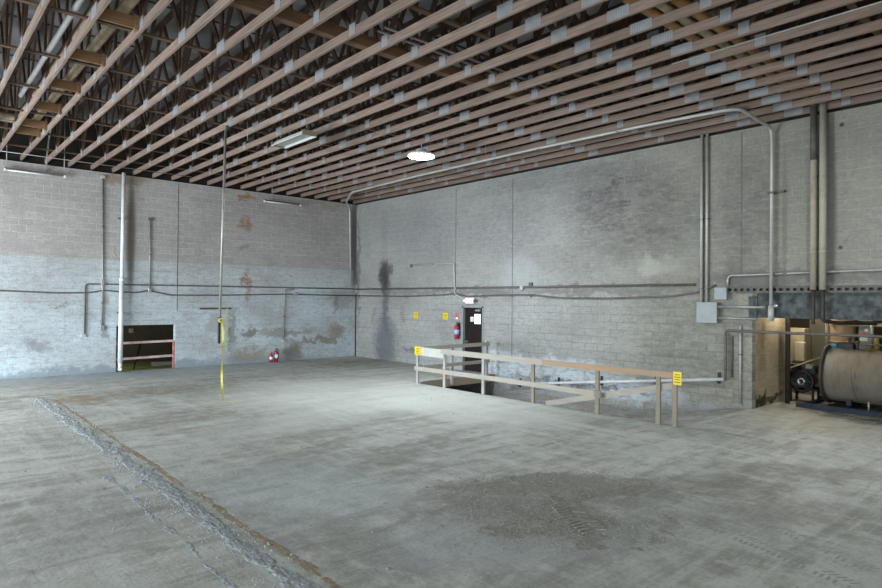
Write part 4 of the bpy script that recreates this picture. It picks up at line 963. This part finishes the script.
def track(pts, w, lug, label, hgt=.012, mat='dirt'):
    s = MB(); P = [Vector((*p, 0)) for p in pts]; acc = 0; k = 0
    for a, b in zip(P, P[1:]):
        d = (b-a).normalized(); Ln = (b-a).length; r = Vector((d.y, -d.x, 0)); q = 0
        while q < Ln:
            c = a+d*q
            for sg in (-1, 1):
                if random.random() < .8 and mnoise.noise(Vector((a.x*3+q*2, a.y*3, sg))) > -.25:
                    o = c+d*(lug*.5 if sg > 0 else 0)
                    e1 = o+r*(sg*.02)+Vector((0, 0, hgt*.1)); e2 = o+r*(sg*w)+d*(lug*.55)+Vector((0, 0, hgt*.1))
                    s.beam(e1, e2, lug*.42, hgt*random.uniform(.6, 1.2))
            q += lug
    tag(s.build('tire_track', M[mat]), label, 'tire track', None, 'stuff')
track([(6.45, 5.25), (6.15, 4.75), (5.95, 4.45)], .13, .07, 'short knobbly tire print in the farther dirt patch', .02)
track([(5.95, 4.55), (5.65, 4.1), (5.45, 3.7)], .16, .075, 'knobbly tire print in the nearer dirt patch', .028)
track([(6.75, 3.75), (6.55, 3.0), (6.35, 2.3), (6.1, 1.6)], .11, .06, 'faint tire print curving towards the lower right', .004, 'print')
track([(7.6, 4.2), (7.3, 3.2), (6.95, 2.3), (6.6, 1.6)], .10, .06, 'faintest tire print farther right on the floor', .003, 'print')
st = MB(); st.lathe((0, 0, 0), [(.0, 0), (.022, .0), (.028, .011), (.018, .022), (0, .025)], 7)
spots = [(4.35, 5.6), (5.3, 5.9), (4.1, 4.4), (5.1, 3.35), (5.9, 3.55), (3.4, 6.9), (3.05, 9.0), (4.9, 8.9), (7.3, 6.5), (6.9, 4.4), (8.3, 3.2), (3.3, 4.4), (9.6, 6.0), (10.7, 7.6), (8.8, 9.5), (5.6, 2.8), (3.7, 5.2), (6.6, 3.2), (7.6, 8.3), (4.5, 6.7)]
for k, (x, y) in enumerate(spots):
    if k == 0: s0 = one('stone', st, M['stone'], 'small broken stone lying loose on the concrete floor', 'stone', None, 'loose stones on the floor'); o = s0
    else: o = s0.copy(); COL.objects.link(o)
    q = random.uniform(.45, 1.0); o.scale = (q, q*random.uniform(.7, 1.2), q*.8); o.rotation_euler = (0, 0, random.uniform(0, 6)); o.location = (x, y, -.002)

# ------------------------------------------------------------------ daylight area lights in the added dock door openings
SKY = (.84, .93, 1.0)
for a, b, z0, z1 in WO: light('daylight', 'AREA', (-6.1, (a+b)/2, (z0+z1)/2), 1650 if a > 10 else 420, SKY, (0, R(-80), 0), z1-z0, b-a, R(160))
for a, b, z0, z1 in SO: light('daylight', 'AREA', ((a+b)/2, -8.1, (z0+z1)/2), 480 if a < 0 else 120, (.95, .98, .92), (R(68), 0, 0), b-a, z1-z0, R(150))
light('back_room_fill', 'AREA', (3.6, YN+1.7, 1.2), 14, (.95, 1, .75), (0, R(-90), 0), 1.2, 1.6)  # weak light added inside the closed back room, no opening modelled
wd = bpy.data.worlds.new('sky'); sc.world = wd; wd.use_nodes = True
wd.node_tree.nodes['Background'].inputs[0].default_value = (.55, .68, .85, 1); wd.node_tree.nodes['Background'].inputs[1].default_value = .6

# ------------------------------------------------------------------ camera
yaw, pit, rol = R(41.56018577), R(0.49476781), R(0.45656969)
fw = Vector((math.sin(yaw)*math.cos(pit), math.cos(yaw)*math.cos(pit), math.sin(pit)))
rt = fw.cross(Vector((0, 0, 1))).normalized(); up = rt.cross(fw)
c, s_ = math.cos(rol), math.sin(rol); rt, up = rt*c+up*s_, up*c-rt*s_
cam = bpy.data.cameras.new('camera'); cam.sensor_width = 36; cam.lens = 614.94/882*36; cam.clip_end = 200
co = bpy.data.objects.new('camera', cam); COL.objects.link(co)
mw = Matrix((rt, up, -fw)).transposed().to_4x4(); mw.translation = (0, 0, CAMH); co.matrix_world = mw
sc.camera = co
vs_ = sc.view_settings; vs_.view_transform = 'Standard'; vs_.look = 'None'; vs_.gamma = 1.0; vs_.exposure = 0.66; vs_.use_curve_mapping = False
sc.cycles.max_bounces = 8; sc.cycles.diffuse_bounces = 5; sc.cycles.sample_clamp_indirect = 4
